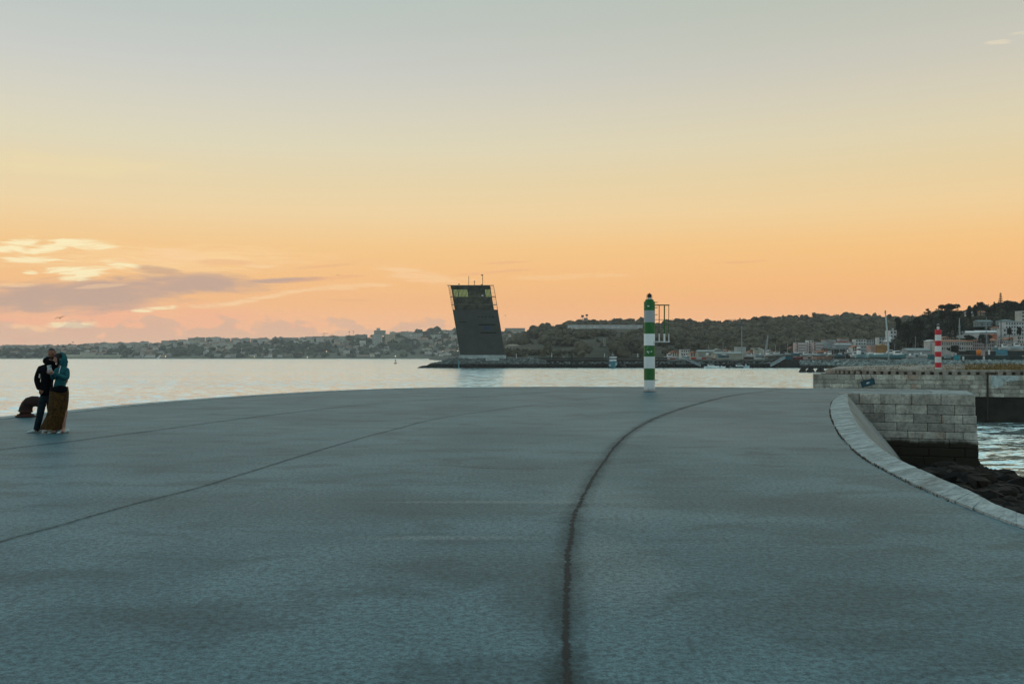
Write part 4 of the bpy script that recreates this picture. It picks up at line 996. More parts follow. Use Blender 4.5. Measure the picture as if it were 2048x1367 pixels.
# ------------------------------------------------------------------ breakwater, leaning tower
ROCKM = rock_mat('breakwater_rock', (0.13, 0.15, 0.145), -2.6, 0.5, 1.2)
def breakwater():
    Y = 545
    # solid core: crest along the whole length
    b = MB(); X = lambda px, y=Y: (px - 1024) / F * y
    secs = [(-4.8, 836, 545), (-0.9, 893, 550), (-0.15, 905, 552)]
    prof = lambda x0, x1, y0, top, foot: [(x0, y0 - foot, -6), (x0, y0, top), (x0, y0 + 24, top), (x0, y0 + 24 + foot, -6)]
    xs = [(842, -5.2, 0.5), (872, -3.4, 3), (897, -.9, 5), (908, -.3, 6), (1066, -.3, 6), (1072, -.25, 2.0), (1545, -.25, 2.0), (1760, -.4, 3)]
    vs = []
    for px, top, foot in xs:
        x = X(px, 552)
        vs += [(x, 547 - foot - 1, -6), (x, 547, top), (x, 575, top), (x, 575 + foot, -6)]
    b.add(vs, [(i * 4 + j, i * 4 + j + 1, i * 4 + j + 5, i * 4 + j + 4) for i in range(len(xs) - 1) for j in range(3)] + [(0, 1, 2, 3)])
    o = b.build('breakwater_core', M_dark); o.name = 'breakwater'; tag(o, 'long dark breakwater carrying the leaning tower across the harbour mouth', 'breakwater')
    r = MB()
    for _ in range(4200):
        px = random.uniform(838, 1090) if random.random() < .72 else random.uniform(1060, 1560)
        t = random.random() ** 0.9
        ztop = np.interp(px, [838, 905, 1066, 1100], [-5.0, -.1, -.1, -1.6]); z = -5.0 + (ztop + 5.0) * t
        yy = 541 + 6.5 * (z + 5) / 5 - (2 if px < 1066 else 0)
        s = random.uniform(0.35, 0.95) * (1 if px < 1090 else 0.7)
        r.rock((X(px, yy), yy, z), (s * 1.2, s, s * .75), 1, 0.4)
    for _ in range(500):
        px = random.uniform(860, 1075); r.rock((X(px, 549), 549 + random.uniform(-2, 6), np.interp(px, [860, 905], [-3.5, 0.0]) + random.uniform(-.1, .35)), (random.uniform(.3, .9),) * 3, 1, .4)
    tag(r.build('riprap', ROCKM), 'grey boulders piled along the breakwater under the leaning tower, wet and black below', 'boulders', kind='stuff')
    # dark quay coping and fender line on the right part
    w = MB(); xa, xb = X(1066, 548), X(1335, 548)
    w.box(((xa + xb) / 2, 549, .45), (xb - xa, .8, 1.1), jit=0); o = w.build('low_wall', mat('dark_wall', (0.05, 0.055, 0.05), .8, .4, .3)); tag(o, 'long low dark wall along the top of the breakwater', 'wall')
    q = MB(); xa, xb = X(1335, 547), X(1545, 547); q.box(((xa + xb) / 2, 546.4, -.55), (xb - xa, .5, 1.0)); o = q.build('quay_coping', mat('quay_concrete', (.15, .16, .145), .8, .5, .2)); tag(o, 'grey concrete quay coping behind the moored white boats', 'quay')
    # pedestrians' light columns
    for i, px in enumerate((1032.6, 1104, 1210, 1277, 1361)):
        x = X(px, 546); e = empty('light_column', (x, 549, 0), ['short white light column on the breakwater just right of the tower', 'short white light column behind the middle parked car', 'short white light column left of the blue pilot boat',
              'short white light column just left of the green beacon', 'short white light column among the red and white containers'][i], 'light column', 'light columns along the breakwater')
        if i: [None]
        m_ = LB(); m_.tube([(0, 0, -.2), (0, 0, 2.9)], .16, 8); m_.build('column', M_white, e); m_ = LB(); m_.lathe((0, 0, 2.9), [(.22, 0), (.22, .25), (.1, .32)], 10); m_.build('lamp_head', M_grey, e)
breakwater()

def tower():
    Y0 = 552.0; c = at(966, 717, Y0); root = empty('control_tower', (c.x, Y0, 0), 'leaning dark clad harbour control tower with green glazed top, on the breakwater', 'tower')
    sh = (-89.5 / 3.607) and (-(995.6 - 1010.5) / -(90))     # lean: px sideways per px up
    lean = -15.0 / 89.6
    z_of = lambda py: EYE + (HY - py) / F * Y0
    def lb(mb, x0, x1, py1, py0, y0, y1, lean=lean, col=None):
        """leaning box: x0/x1 given at photo row 709.6"""
        zs = (z_of(py0), z_of(py1)); vs = []
        for z, py in zip(zs, (py0, py1)):
            s = (709.6 - py) * lean
            for yy in (y0, y1):
                for x in (x0, x1): vs.append((((x + s) - 1024) / F * Y0, yy, z))
        mb.add(vs, [(0, 1, 3, 2), (4, 6, 7, 5), (0, 4, 5, 1), (2, 3, 7, 6), (0, 2, 6, 4), (1, 5, 7, 3)], col)
    m = bpy.data.materials.new('dark_cladding'); m.use_nodes = True; t, p = nm(m)
    co = t.node('ShaderNodeTexCoord').outputs['Object']; sp = t.node('ShaderNodeSeparateXYZ'); t.put(sp.inputs[0], co)
    fr = t.m('FRACT', t.m('MULTIPLY', sp.outputs[2], 1.6)); fx = t.m('FRACT', t.m('MULTIPLY', t.m('ADD', sp.outputs[0], t.m('MULTIPLY', sp.outputs[2], .168)), .7))
    ln = t.m('MAXIMUM', t.m('LESS_THAN', fr, .16), t.m('MULTIPLY', t.m('LESS_THAN', fx, .06), .5)); n = t.noise(co, .25, 6, .7)
    n2 = t.noise(t.scale(co, (1, 1, 2.5)), 1.4, 4, .7)
    col = t.mix(t.rng(n, .35, .68), (.011, .015, .014), (.029, .034, .030)); col = t.mix(t.m('MULTIPLY', t.rng(n2, .5, .7), .35), col, (.07, .07, .06)); col = t.mix(t.m('MULTIPLY', ln, .55), col, (.008, .01, .01))
    t.put(p.inputs['Base Color'], col); p.inputs['Roughness'].default_value = .6
    W0, W1 = 921.5, 1010.5; yf, yb = Y0 - 6, Y0 + 8
    b = MB(); lb(b, W0, W1, 620, 709.6, yf, yb); b.build('clad_body', m, root)
    # plinth, pale concrete
    M_pl = mat('pale_concrete', (.36, .41, .42), .8, .3, .4)
    b = MB(); xa, xb = (919.5 - 1024) / F * Y0, (1012 - 1024) / F * Y0
    b.box(((xa + xb) / 2, Y0 + 1, (z_of(709.7) - .6) / 2), (xb - xa, 15, z_of(709.7) + .6)); b.build('plinth', M_pl, root)
    b = MB(); b.box(((985 - 1024) / F * 545, 543.5, -.25), (7.4, 1.6, 1.2)); b.build('plinth_step', M_pl, root)
    # upper storeys: solid screen, glazed band, roof slab
    U0, U1 = 925.4, 1003.1       # at row 709.6 (shifted up by the lean)
    sc = mat('dark_screen', (.034, .036, .024), .7, .6, .6, c2=(.075, .075, .05))
    b = MB(); lb(b, U0, U1, 594.5, 620, yf + 2, yb - 2); b.build('screen_storey', sc, root)
    b = MB(); lb(b, U0 - .5, U1 + .5, 572, 577.5, yf + 1.6, yb - 1.6); b.build('roof_slab', sc, root)
    b = MB(); lb(b, 957.5, 991.5, 577.5, 594.5, yf + 2.2, yb - 2.2); b.build('core', sc, root)
    for xr in ((U0, U0 + 1.2), (U1 - 1.2, U1)):
        for yy in (yf + 2, yb - 2.6):
            b = MB(); lb(b, xr[0], xr[1], 577.5, 594.5, yy, yy + .6); b.build('corner_post', sc, root)
    # glazing: green-tinted panes with the sky showing through the corners
    gm = bpy.data.materials.new('green_glass'); gm.use_nodes = True; t, p = nm(gm)
    tr = t.node('ShaderNodeBsdfTransparent'); tr.inputs[0].default_value = (.50, .74, .62, 1); gl = t.node('ShaderNodeBsdfGlossy'); gl.inputs[0].default_value = (.5, .6, .5, 1); gl.inputs['Roughness'].default_value = .1
    mx = t.node('ShaderNodeMixShader'); mx.inputs[0].default_value = .12; t.l.new(tr.outputs[0], mx.inputs[1]); t.l.new(gl.outputs[0], mx.inputs[2])
    t.l.new(mx.outputs[0], gm.node_tree.nodes['Material Output'].inputs[0])
    def glaze(x0, x1, n):
        for i in range(n):
            a = x0 + (x1 - x0) * i / n; c_ = x0 + (x1 - x0) * (i + 1) / n
            g = MB(); lb(g, a + .15, c_ - .15, 577.5, 594.5, yf + 2.3, yf + 2.34); g.build('window', gm, root)
        f_ = MB()
        for i in range(n + 1):
            a = x0 + (x1 - x0) * i / n; lb(f_, a - .6, a + .6, 577.5, 594.5, yf + 1.95, yf + 2.25)
        lb(f_, x0, x1, 577.5, 579, yf + 1.9, yf + 2.2)
        f_.build('window_frame', sc, root)
    glaze(926.5, 937.5, 4); glaze(938.5, 957, 7); glaze(991.5, 1002, 4)
    # slit windows in the body
    slit = mat('slit_black', (.002, .002, .003), .6, .2, spec=.1)
    def slot(x0, x1, py, h=1.5):
        sft = (709.6 - py) * lean; g = MB(); lb(g, x0 - sft, x1 - sft, py - h / 2, py + h / 2, yf - .05, yf + .3); g.build('slit_window', slit, root)
    slot(958.5, 991, 649.8, 2.8); slot(961.5, 993.5, 665.7, 2.6); slot(919, 934, 644.5, 1.6)
    for x in (956.5, 963, 970, 977.5, 984.5): slot(x, x + 4, 634.2, 2.0)
    g = MB(); lb(g, 968 + 0, 980, 653, 660, yf - .04, yf + .3, lean); 
    g = MB(); sft = (709.6 - 656.5) * lean; lb(g, 967 - sft, 980 - sft, 653, 660, yf - .03, yf + .3); g.build('blue_panel', mat('faint_blue', (.012, .03, .07), .6, .3), root)
    # outer frame of railings around the upper storeys
    rl = mat('rail_metal', (.16, .13, .10), .6, .3)
    for side, xa, xb in ((0, 913.2 + 0, 925.4), (1, 1003.1, 1010.5)):
        g = MB()
        rows = np.arange(573, 621, 3.4)
        xo = W0 - 0.5 if side == 0 else W1
        sx0 = xo
        n_ = 4
        def P(x, py, y): return (((x + (709.6 - py) * lean) - 1024) / F * Y0, y, z_of(py))
        for y in (yf + .3, yb - .3):
            g.tube([P(sx0, 620, y), P(sx0, 572, y)], .10, 5)
        for py in rows:
            g.tube([P(sx0, py, yf + .3), P((U0 if side == 0 else U1), py, yf + 2)], .05 if int(py) % 2 else .07, 4)
            g.tube([P(sx0, py, yf + .3), P(sx0, py, yb - .3)], .05, 4)
        for py in (594.5, 610.5): g.tube([P(sx0, py, yf + .3), P(U0 if side == 0 else U1, py, yf + 2)], .16, 4)
        g.build('side_frame', rl, root)
    g = MB()
    for py in (593.3, 609.3): lb(g, W0, W1, py, py + .7, yf + .1, yf + .3)
    lb(g, W0 - 3, W1 + .4, 571.4, 572.4, yf - .1, yf + 1.2); g.build('walkway', rl, root)
    b = MB(); b.box(((965.5 - 1024) / F * Y0, yf + .2, z_of(592)), (1.0, .5, .5)); b.build('floodlight', M_white, root)
    for px, py0, py1, head_ in ((937.6, 552, 571.5, 0), (949, 562.5, 571.5, 1), (965.3, 549.5, 571.5, 2), (918, 568, 571.5, 1), (963.5, 569, 571.5, 1)):
        g = MB(); x = (px - 1024) / F * Y0; g.tube([(x, Y0, z_of(py1 + 1)), (x, Y0, z_of(py0))], .16, 5)
        if head_ == 1: g.box((x, Y0, z_of(py0)), (.9, .4, .45), bev=.1)
        if head_ == 2: g.box((x - .3, Y0, z_of(550)), (1.2, .4, .6), bev=.1); g.box((x, Y0, z_of(557)), (.7, .2, .15))
        g.build('antenna', M_dkgrey, root)
tower()

# ------------------------------------------------------------------ vehicles, boats, containers
def car(px, py, Y, L, label, col, yaw=0.0):
    c = at(px, py, Y); c.z = -0.22; root = empty('parked_car', c, label, 'car', 'cars parked on the breakwater', yaw)
    k = L / 4.2
    side = [(-2.1, .35), (-2.1, .8), (-1.75, .95), (-1.3, .98), (-.75, 1.42), (.55, 1.45), (1.15, 1.0), (1.9, .85), (2.12, .6), (2.12, .35)]
    b = LB(); b.prism([(x * k, z * 1.12) for x, z in side], 'y', -.85, .85); b.build('body', mat('car_paint_%d' % int(col[0] * 100), col, .35, .1), root)
    b = LB(); b.prism([(x * k, z * 1.12) for x, z in [(-1.15, 1.0), (-.72, 1.36), (.5, 1.39), (1.0, 1.02)]], 'y', -.87, .87); b.build('side_windows', M_glass, root)
    for x in (-1.35, 1.35):
        for y in (-.8, .8):
            b = LB(); b.add([(x * k + .33 * math.cos(a), yy, .33 + .33 * math.sin(a)) for yy in (y - .1, y + .1) for a in np.linspace(0, 2 * math.pi, 13)[:-1]],
                            [(i, (i + 1) % 12, (i + 1) % 12 + 12, i + 12) for i in range(12)] + [tuple(range(12)), tuple(range(12, 24))]); b.build('wheel', M_black, root)
car(1062, 716, 551, 4.3, 'white parked car on the breakwater, nearest to the leaning tower', (.62, .68, .70), .05)
car(1100, 716, 551, 4.6, 'bluish parked car on the breakwater, in the middle of the three', (.25, .45, .50), 3.1)
car(1131, 717, 551, 4.2, 'pale hatchback parked on the breakwater left of the dark pointed mast', (.55, .58, .56), .1)

def boat(px, py, Y, L, H, label, hullc, kind='cruiser', yaw=0.0, group=None, z=None, mast=0, tilt=0.0, cabc=None, nm_='motor_boat', cat='boat'):
    c = at(px, py, Y)
    if z is not None: c.z = z
    root = empty(nm_, c, label, cat, group, yaw)
    hm = mat('hull_%d_%d_%d' % tuple(int(v * 100) for v in hullc), hullc, .4, .2, .6)
    n = 12; b = LB(); vs = []
    B = L * .16
    for i in range(n + 1):
        t = i / n; x = -L / 2 + L * t; w = B * (1 - max(0, (t - .45) / .55) ** 2.2) * (0.86 + .14 * min(1, t * 3)); sheer = H * (1 + .35 * max(0, t - .4) ** 1.5 * 2); kx = .06 * L * max(0, t - .8) * 5
        vs += [(x - kx * .6, 0, 0), (x, w * .75, H * .35), (x + kx * .3, w, sheer), (x + kx * .3, 0, sheer * .93), (x + kx * .3, -w, sheer), (x, -w * .75, H * .35)]
    b.add(vs, [(i * 6 + j, i * 6 + (j + 1) % 6, (i + 1) * 6 + (j + 1) % 6, (i + 1) * 6 + j) for i in range(n) for j in range(6)] + [(0, 1, 2, 3, 4, 5), tuple(range(n * 6, n * 6 + 6))[::-1]])
    b.build('hull', hm, root)
    cm = mat('cabin_white', (.76, .80, .80), .45, .15, .8) if cabc is None else mat('cabin_%d_%d_%d' % tuple(int(v * 100) for v in cabc), cabc, .5, .2, .8)
    if kind == 'cruiser':
        b = LB(); b.prism([(-L * .25, H * .9), (-L * .25, H * 2.05), (L * .06, H * 2.1), (L * .22, H * 1.2), (L * .32, H * 1.05)], 'y', -B * .7, B * .7); b.build('cabin', cm, root)
        b = LB(); b.prism([(-L * .22, H * 1.45), (-L * .22, H * 1.9), (L * .05, H * 1.95), (L * .14, H * 1.5)], 'y', -B * .73, B * .73); b.build('window', M_glass, root)
    elif kind == 'fishing':
        b = LB(); b.box((-L * .22, 0, H * 1.75), (L * .26, B * 1.3, H * 1.7), bev=.1); b.build('wheelhouse', cm, root)
        b = LB(); b.box((-L * .22, 0, H * 2.15), (L * .27, B * 1.34, H * .4)); b.build('window', M_glass, root)
        b = LB(); b.tube([(-L * .05, 0, H), (-L * .05, 0, H * 4.5)], .09, 5); b.tube([(-L * .05, 0, H * 3.6), (L * .38, 0, H * 2.2)], .06, 4); b.build('mast', M_grey, root)
        b = LB(); b.box((L * .15, 0, H * 1.2), (L * .2, B, H * .5), bev=.08); b.build('deck_gear', M_dkgrey, root)
    elif kind == 'sail':
        b = LB(); b.prism([(-L * .2, H * .95), (-L * .16, H * 1.4), (L * .14, H * 1.35), (L * .24, H * 1.0)], 'y', -B * .55, B * .55); b.build('cabin', cm, root)
    elif kind == 'open':
        b = LB(); b.box((-L * .1, 0, H * 1.35), (L * .16, B * .7, H * .8), bev=.05); b.build('console', cm, root)
    if mast:
        b = LB(); mx = L * .05; b.tube([(mx, 0, H), (mx + tilt * mast, 0, H + mast)], [.16, .10], 6); b.build('mast', M_white if mast > 12 else M_grey, root)
        b = LB(); b.tube([(mx, 0, H * 1.8), (-L * .35, 0, H * 1.7)], .12, 5); b.build('boom', M_grey, root)
        b = LB()
        for f_ in (-.48, .5): b.tube([(L * f_, 0, H * 1.1), (mx + tilt * mast, 0, H + mast * .98)], .02, 3)
        b.build('rigging', M_grey, root)
    return root
WHT = (.74, .79, .79)
boat(1423, 733.5, 541, 8.0, 1.0, 'white cabin cruiser moored at the quay beside the foot of the long grey gangway', WHT, z=-4.9, group='boats moored along the quay')
boat(1444.5, 733.5, 541, 3.6, .8, 'small white dinghy with console right behind the white cabin cruiser', WHT, 'open', z=-4.9, group='boats moored along the quay')
boat(1462, 733.5, 542, 4.0, .6, 'low pale tender moored between the two cruisers', (.35, .45, .45), 'open', z=-4.9, group='boats moored along the quay')
boat(1480, 733.5, 541, 8.4, .95, 'dark green hulled launch with white cabin, moored below the floodlight mast', (.03, .07, .07), z=-4.9, group='boats moored along the quay')
boat(1493, 733, 540, 3.2, 1.2, 'pale boxy workboat moored at the right end of the row', (.35, .5, .55), 'open', z=-4.9, group='boats moored along the quay')
# pilot boat seen bow-on by the breakwater
pb = empty('pilot_boat', (at(1226, 733, 536).x, 536, -4.85), 'teal hulled pilot boat with tall white superstructure and mast, bow on by the breakwater', 'boat')
def pilot():
    b = LB(); n = 10; vs = []; L = 14; B = 2.9
    for i in range(n + 1):
        t = i / n; y = L / 2 - L * t; w = B * (1 - max(0, (t - .4) / .6) ** 2); s = 3.4 + 1.7 * max(0, t - .4) ** 1.3
        vs += [(0, y, 0), (w * .6, y, .6), (w, y - .6 * t, s), (0, y - .6 * t, s), (-w, y - .6 * t, s), (-w * .6, y, .6)]
    b.add(vs, [(i * 6 + j, i * 6 + (j + 1) % 6, (i + 1) * 6 + (j + 1) % 6, (i + 1) * 6 + j) for i in range(n) for j in range(6)] + [(0, 1, 2, 3, 4, 5), tuple(range(n * 6, n * 6 + 6))[::-1]])
    b.build('hull', mat('teal_hull', (.03, .16, .20), .5, .3, .5), pb)
    b = LB(); b.box((0, 1, 4.9), (3.6, 4.5, 2.6), bev=.15); b.build('wheelhouse', mat('cabin_white', WHT), pb)
    b = LB(); b.box((0, 1, 5.5), (3.66, 4.56, .7)); b.build('window', M_glass, pb)
    b = LB(); b.prism([(-1.9, 6.1), (-2.2, 6.6), (2.2, 6.6), (1.9, 6.1)], 'y', -1.4, 3); b.build('wheelhouse_roof', mat('cabin_white', WHT), pb)
    b = LB(); b.tube([(-.6, 1.4, 6.5), (-.15, 1.4, 8.5)], .12, 5); b.tube([(.6, 1.4, 6.5), (.15, 1.4, 8.5)], .12, 5); b.box((0, 1.4, 7.6), (1.6, .3, .3)); b.tube([(0, 1.4, 8.4), (0, 1.4, 9.6)], .06, 5); b.build('mast', M_grey, pb)
    b = LB(); b.box((-2.6, -1, 4.6), (.9, 1.4, 5.4), bev=.2); b.build('funnel', M_dkgrey, pb)
    LB().box((-1.5, -3.5, 1.7), (2.2, .8, 1.2), bev=.3).build('fender', mat('pale_fender', (.45, .55, .55)), pb); LB().box((1.0, -5.6, 2.4), (1.1, .6, 1.5), bev=.2).build('fender', mat('pale_fender', (.45, .55, .55)), pb)
pilot()
pb.scale = (.95, 1, .93)
# dark upright post with a leaning stay (reads as a folded sail)
e = empty('folded_sail', (at(1144, 718, 549).x, 548, 0), 'dark pointed furled sail on a short mast right of the parked cars', 'sail')
b = LB(); b.lathe((0, 0, -.9), [(1.2, 0), (1.0, .8), (.45, 2.4), (.12, 4.2)], 10); b.build('canvas', mat('dark_canvas', (.02, .025, .02)), e, True)
b = LB(); b.tube([(-.2, 0, 0), (-.45, 0, 4.3)], .08, 5); b.build('mast', M_black, e)
e = empty('mooring_dolphin', (at(1246, 730, 541).x, 541, -4.8), 'black squat mooring dolphin by the quay right of the pilot boat', 'dolphin')
b = LB(); b.lathe((0, 0, 0), [(1.9, 0), (1.7, 1.2), (.8, 2.2), (.7, 3.4), (.9, 3.5), (.9, 3.9)], 12); b.build('pile_cluster', M_black, e)
b = LB(); b.tube([(-.5, 0, 2), (2.2, 0, .2)], .2, 6); b.build('brace', M_black, e)

def container(px0, px1, py0, py1, Y, label, col, dep=2.5, open_=False):
    k = F / Y; w = (px1 - px0) / k; h = (py1 - py0) / k; c = at((px0 + px1) / 2, py1, Y)
    root = empty('shipping_container', c, label, 'container', 'containers on the quay')
    m = mat('cont_%d_%d_%d' % tuple(int(v * 1000) for v in col), col, .55, .35, .5)
    b = LB(); n = max(4, int(w / .45)); pts = []
    for i in range(n):
        x0 = -w / 2 + .1 + (w - .2) * i / n; dx = (w - .2) / n
        pts += [(x0, 0.08), (x0 + dx * .35, .08), (x0 + dx * .5, .02), (x0 + dx * .85, .02)]
    pts += [(w / 2 - .1, .08), (w / 2 - .1, dep), (-w / 2 + .1, dep)]
    b.prism(pts, 'z', .1, h - .1); b.build('side_panel', m, root)
    b = LB()
    for x in (-w / 2 + .07, w / 2 - .07):
        for y in (.05, dep - .05): b.box((x, y, h / 2), (.14, .14, h))
    for z in (.07, h - .07):
        for y in (.04, dep - .04): b.box((0, y, z), (w - .3, .12, .14))
    b.build('frame', m, root)
    return root
RED = (.32, .035, .02); WHC = (.50, .53, .52)
for a in ((1329.5, 1340, 715, 721.5, 'white container just right of the green beacon', WHC), (1341, 1351, 715.5, 722, 'red container between two white ones near the green beacon', RED),
          (1352, 1358, 715, 722, 'narrow pale blue container left of the gangway head', (.2, .35, .4)), (1359, 1369, 714.5, 722, 'white container at the head of the long gangway', WHC),
          (1383.5, 1392, 714.5, 721.5, 'orange red container right of the gangway head', (.45, .06, .015)), (1393, 1403, 713.5, 721, 'white container between the orange red and crimson ones', WHC),
          (1404, 1412.5, 715, 721, 'crimson container right of the white one', (.42, .02, .04)), (1425, 1432, 716, 721, 'small dark red container beside the long sheds', (.2, .02, .02)),
          (1489, 1507, 714, 721.5, 'dark brown container beneath the floodlight mast', (.03, .018, .012)), (1566, 1585, 712.5, 721, 'teal container at the head of the second gangway', (.01, .12, .16)),
          (1586, 1606, 713.5, 720.5, 'dark maroon container right of the teal one', (.14, .015, .015)),
          (1963, 1975, 711, 719.5, 'dark green container below the white tank', (.01, .035, .04)), (1975, 1991, 702, 710.5, 'dark container left of the large blue one, upper row', (.012, .03, .035)),
          (1992, 2015, 699, 710, 'large sky blue container in the upper row at the right', (.07, .27, .36)), (2016, 2036, 701, 710.5, 'dark container right of the large blue one, upper row', (.012, .028, .032)),
          (1976, 1998, 710.6, 720, 'dark green container, lower row, beneath the large blue one', (.010, .04, .042)), (1999, 2020, 710.6, 720, 'dark teal container, lower row, right of centre', (.012, .05, .06)),
          (2021, 2044, 710.6, 720, 'dark container, lower row, at the right frame edge', (.010, .03, .035)), (2037, 2060, 701, 710.5, 'black green container, upper row, cut by the right frame edge', (.010, .025, .028)),
          (1936, 1953, 700, 710, 'black green container left of the orange tank', (.01, .03, .03)), (1918, 1935, 701.5, 710, 'dark container at the left end of the upper row', (.012, .022, .022)),
          (1922, 1944, 710.6, 720, 'dark green container, lower row, right of the small cyan one', (.01, .035, .035)), (1945, 1962, 710.6, 720, 'dark container, lower row, below the orange tank', (.014, .028, .03)),
          (1911, 1920.5, 709.5, 721.5, 'small bright cyan container standing on the rocks', (.02, .30, .38)),
          (1892, 1903, 709, 716, 'pale container behind the foot of the red beacon, at its right', (.25, .35, .36)), (1859, 1869, 709, 720, 'teal container just left of the red beacon', (.02, .14, .16))):
    Yc = 512 if a[0] > 1850 else 553
    if a[0] == 1911: Yc = 506
    elif a[0] > 1850 and a[3] > 715: Yc = 509
    container(*a[:4], Yc, a[4], a[5])
for px, py0, py1, lab in ((1926.5, 712.5, 720, 'small white cylindrical tank right of the cyan container'), (1967.5, 712, 720.5, 'small white cylindrical tank, lower, right of the orange one'), (1978, 699.5, 709, 'small white upright tank against the dark upper containers')):
    Yt = 506.5; c = at(px, py1, Yt); e = empty('tank', c, lab, 'tank', 'small white tanks'); h = (py1 - py0) / F * Yt
    b = LB(); b.lathe((0, 0, 0), [(.45, 0), (.45, h * .9), (.3, h)], 14); b.build('shell', M_white, e, False); b = LB(); b.lathe((0, 0, h), [(.12, 0), (.12, .15)], 8); b.build('lid', M_grey, e)
c = at(1957.5, 711, 506); e = empty('tank', c, 'bright orange round buoy tank hung on the dark containers', 'tank')
b = LB(); b.lathe((0, 0, 0), [(.5, 0), (1.2, .5), (1.3, 1.5), (1.2, 2.6), (.5, 3.1)], 18); b.build('shell', mat('orange_paint', (.6, .17, .01), .5), e, True); b = LB(); b.tube([(0, 0, 3), (0, 0, 3.4)], .15, 6); b.build('ring', M_black, e)
def gangway(x0, y0, x1, y1, Y, label):
    p, q = at(x0, y0, Y), at(x1, y1, Y - 6); root = empty('gangway', q, label, 'gangway')
    m = mat('gangway_metal', (.32, .38, .40), .5, .2, 1); b = MB(); d = (q - p)
    for o_ in (-.7, .7):
        y = Vector((0, o_, 0))
        b.tube([(p + y)[:], (q + y)[:]], .22, 5); b.tube([(p + y + Vector((0, 0, 1.2)))[:], (q + y + Vector((0, 0, 1.2)))[:]], .12, 5)
        for i in range(10):
            a = p.lerp(q, i / 9) + y; c_ = p.lerp(q, min(1, (i + 1) / 9)) + y; b.tube([a[:], (a + Vector((0, 0, 1.2)))[:]], .07, 4); b.tube([(a + Vector((0, 0, 1.2)))[:], c_[:]], .05, 4)
    b.build('side_truss', m, root)
    b = MB(); w = Vector((0, .65, 0)); t = Vector((0, 0, .08)); v = [p - w, p + w, q + w, q - w]; b.add([(k)[:] for k in v] + [(k - t)[:] for k in v], [(0, 1, 2, 3), (7, 6, 5, 4), (0, 4, 5, 1), (1, 5, 6, 2), (2, 6, 7, 3), (3, 7, 4, 0)]); b.build('deck', m, root)
gangway(1368, 718, 1401, 732, 547, 'long grey gangway sloping right down to the moored boats'); gangway(1570, 716, 1541, 732, 547, 'grey truss gangway sloping left down from the teal container')

# ------------------------------------------------------------------ shore on the right, hills
def shore():
    b = MB(); px0 = 1335
    pts = [(at(1335, 0, 600).x, 600), (at(1560, 0, 562).x, 562), (at(1640, 0, 530).x, 530), (at(1720, 0, 500).x, 503), (at(2600, 0, 470).x, 480), (1500, 1800), (-150, 1800), (at(1000, 0, 800).x, 800)]
    bm = bmesh.new(); fs = bm.faces.new([bm.verts.new((x, y, -.45)) for x, y in pts]); ext = bmesh.ops.extrude_face_region(bm, geom=[fs])
    bmesh.ops.translate(bm, verts=[e for e in ext['geom'] if isinstance(e, bmesh.types.BMVert)], vec=(0, 0, -5.5)); bmesh.ops.recalc_face_normals(bm, faces=bm.faces)
    me = bpy.data.meshes.new('shore_ground'); bm.to_mesh(me); bm.free(); me.materials.append(mat('yard_ground', (.10, .11, .10), .9, .3, .1))
    o = bpy.data.objects.new('shore_ground', me); S.collection.objects.link(o); tag(o, kind='structure')
    r = MB()
    for _ in range(4200):
        px = random.uniform(1600, 2120); t = random.random()
        Yl = np.interp(px, [1560, 1640, 1720, 2120], [556, 528, 502, 488]); z = -5 + 3.9 * t; y = Yl - 6 + 6.5 * t
        s = random.uniform(.35, .95) if px > 1665 else random.uniform(.3, .6)
        r.rock(((px - 1024) / F * y, y, z + random.uniform(-.1, .35)), (s * 1.2, s, s * .8), 1, .4)
    for _ in range(900):
        px = random.uniform(1690, 2120); y = np.interp(px, [1640, 1720, 2120], [530, 504, 490]) + random.uniform(-1, 3)
        s = random.uniform(.3, .85); r.rock(((px - 1024) / F * y, y, -1.1 + random.uniform(0, .3)), (s * 1.2, s, s * .8), 1, .4)
    tag(r.build('revetment_rocks', rock_mat('revetment_rock', (.20, .24, .235), -3.2, .5, 1.3)), 'pale grey boulders heaped along the far shore beyond the jetty', 'boulders', kind='stuff')
    # three black tripods of rock at the jetty tip
    for i, (px, w, h) in enumerate(((1605.5, 13, 9.5), (1621, 15, 10), (1641, 17, 10.5))):
        Y = 395; c = at(px, 745.3, Y); e = empty('black_rock', (c.x, Y, WZ), ['small pointed black rock in the water, leftmost off the jetty tip', 'middle pointed black rock in the water off the jetty tip', 'largest black rock, touching the jetty tip'][i], 'rock', 'black rocks off the jetty tip')
        k = LB(); k.lathe((0, 0, -.3), [(w * .13, 0), (w * .11, .8), (w * .075, 1.6), (w * .05, 2.1), (w * .03, 2.5)], 9); k.rock((w * .03, 0, 1.6), (1.0, .6, .6), 2, .5)
        o = k.build('stone', M_dark, e)
shore()

def make_hill(name, sky, Ys, Yr, zs, m, back=300, drop=0.5, treeh=0.0, nx=160, ny=26, pw=0.9):
    xs = [a for a, _ in sky]; zr = [EYE + (HY - p) / F * Yr - treeh for _, p in sky]
    def h(px, Y):
        t = (Y - Ys) / (Yr - Ys); z1 = float(np.interp(px, xs, zr))
        if t <= 1: return zs + (z1 - zs) * max(0, t) ** pw
        return z1 - (Y - Yr) * 0.12
    b = MB(); PX = np.linspace(xs[0], xs[-1], nx); YY = np.concatenate([np.linspace(Ys, Yr, ny), [Yr + back * .5, Yr + back]])
    vs = []
    for Y in YY:
        for px in PX: vs.append(((px - 1024) / F * Y, Y, h(px, Y) if Y <= Yr else h(px, Yr) - (Y - Yr) * .12))
    b.add(vs, [(j * nx + i, j * nx + i + 1, (j + 1) * nx + i + 1, (j + 1) * nx + i) for j in range(len(YY) - 1) for i in range(nx - 1)])
    o = b.build(name, m, None, True); tag(o, kind='structure'); return h
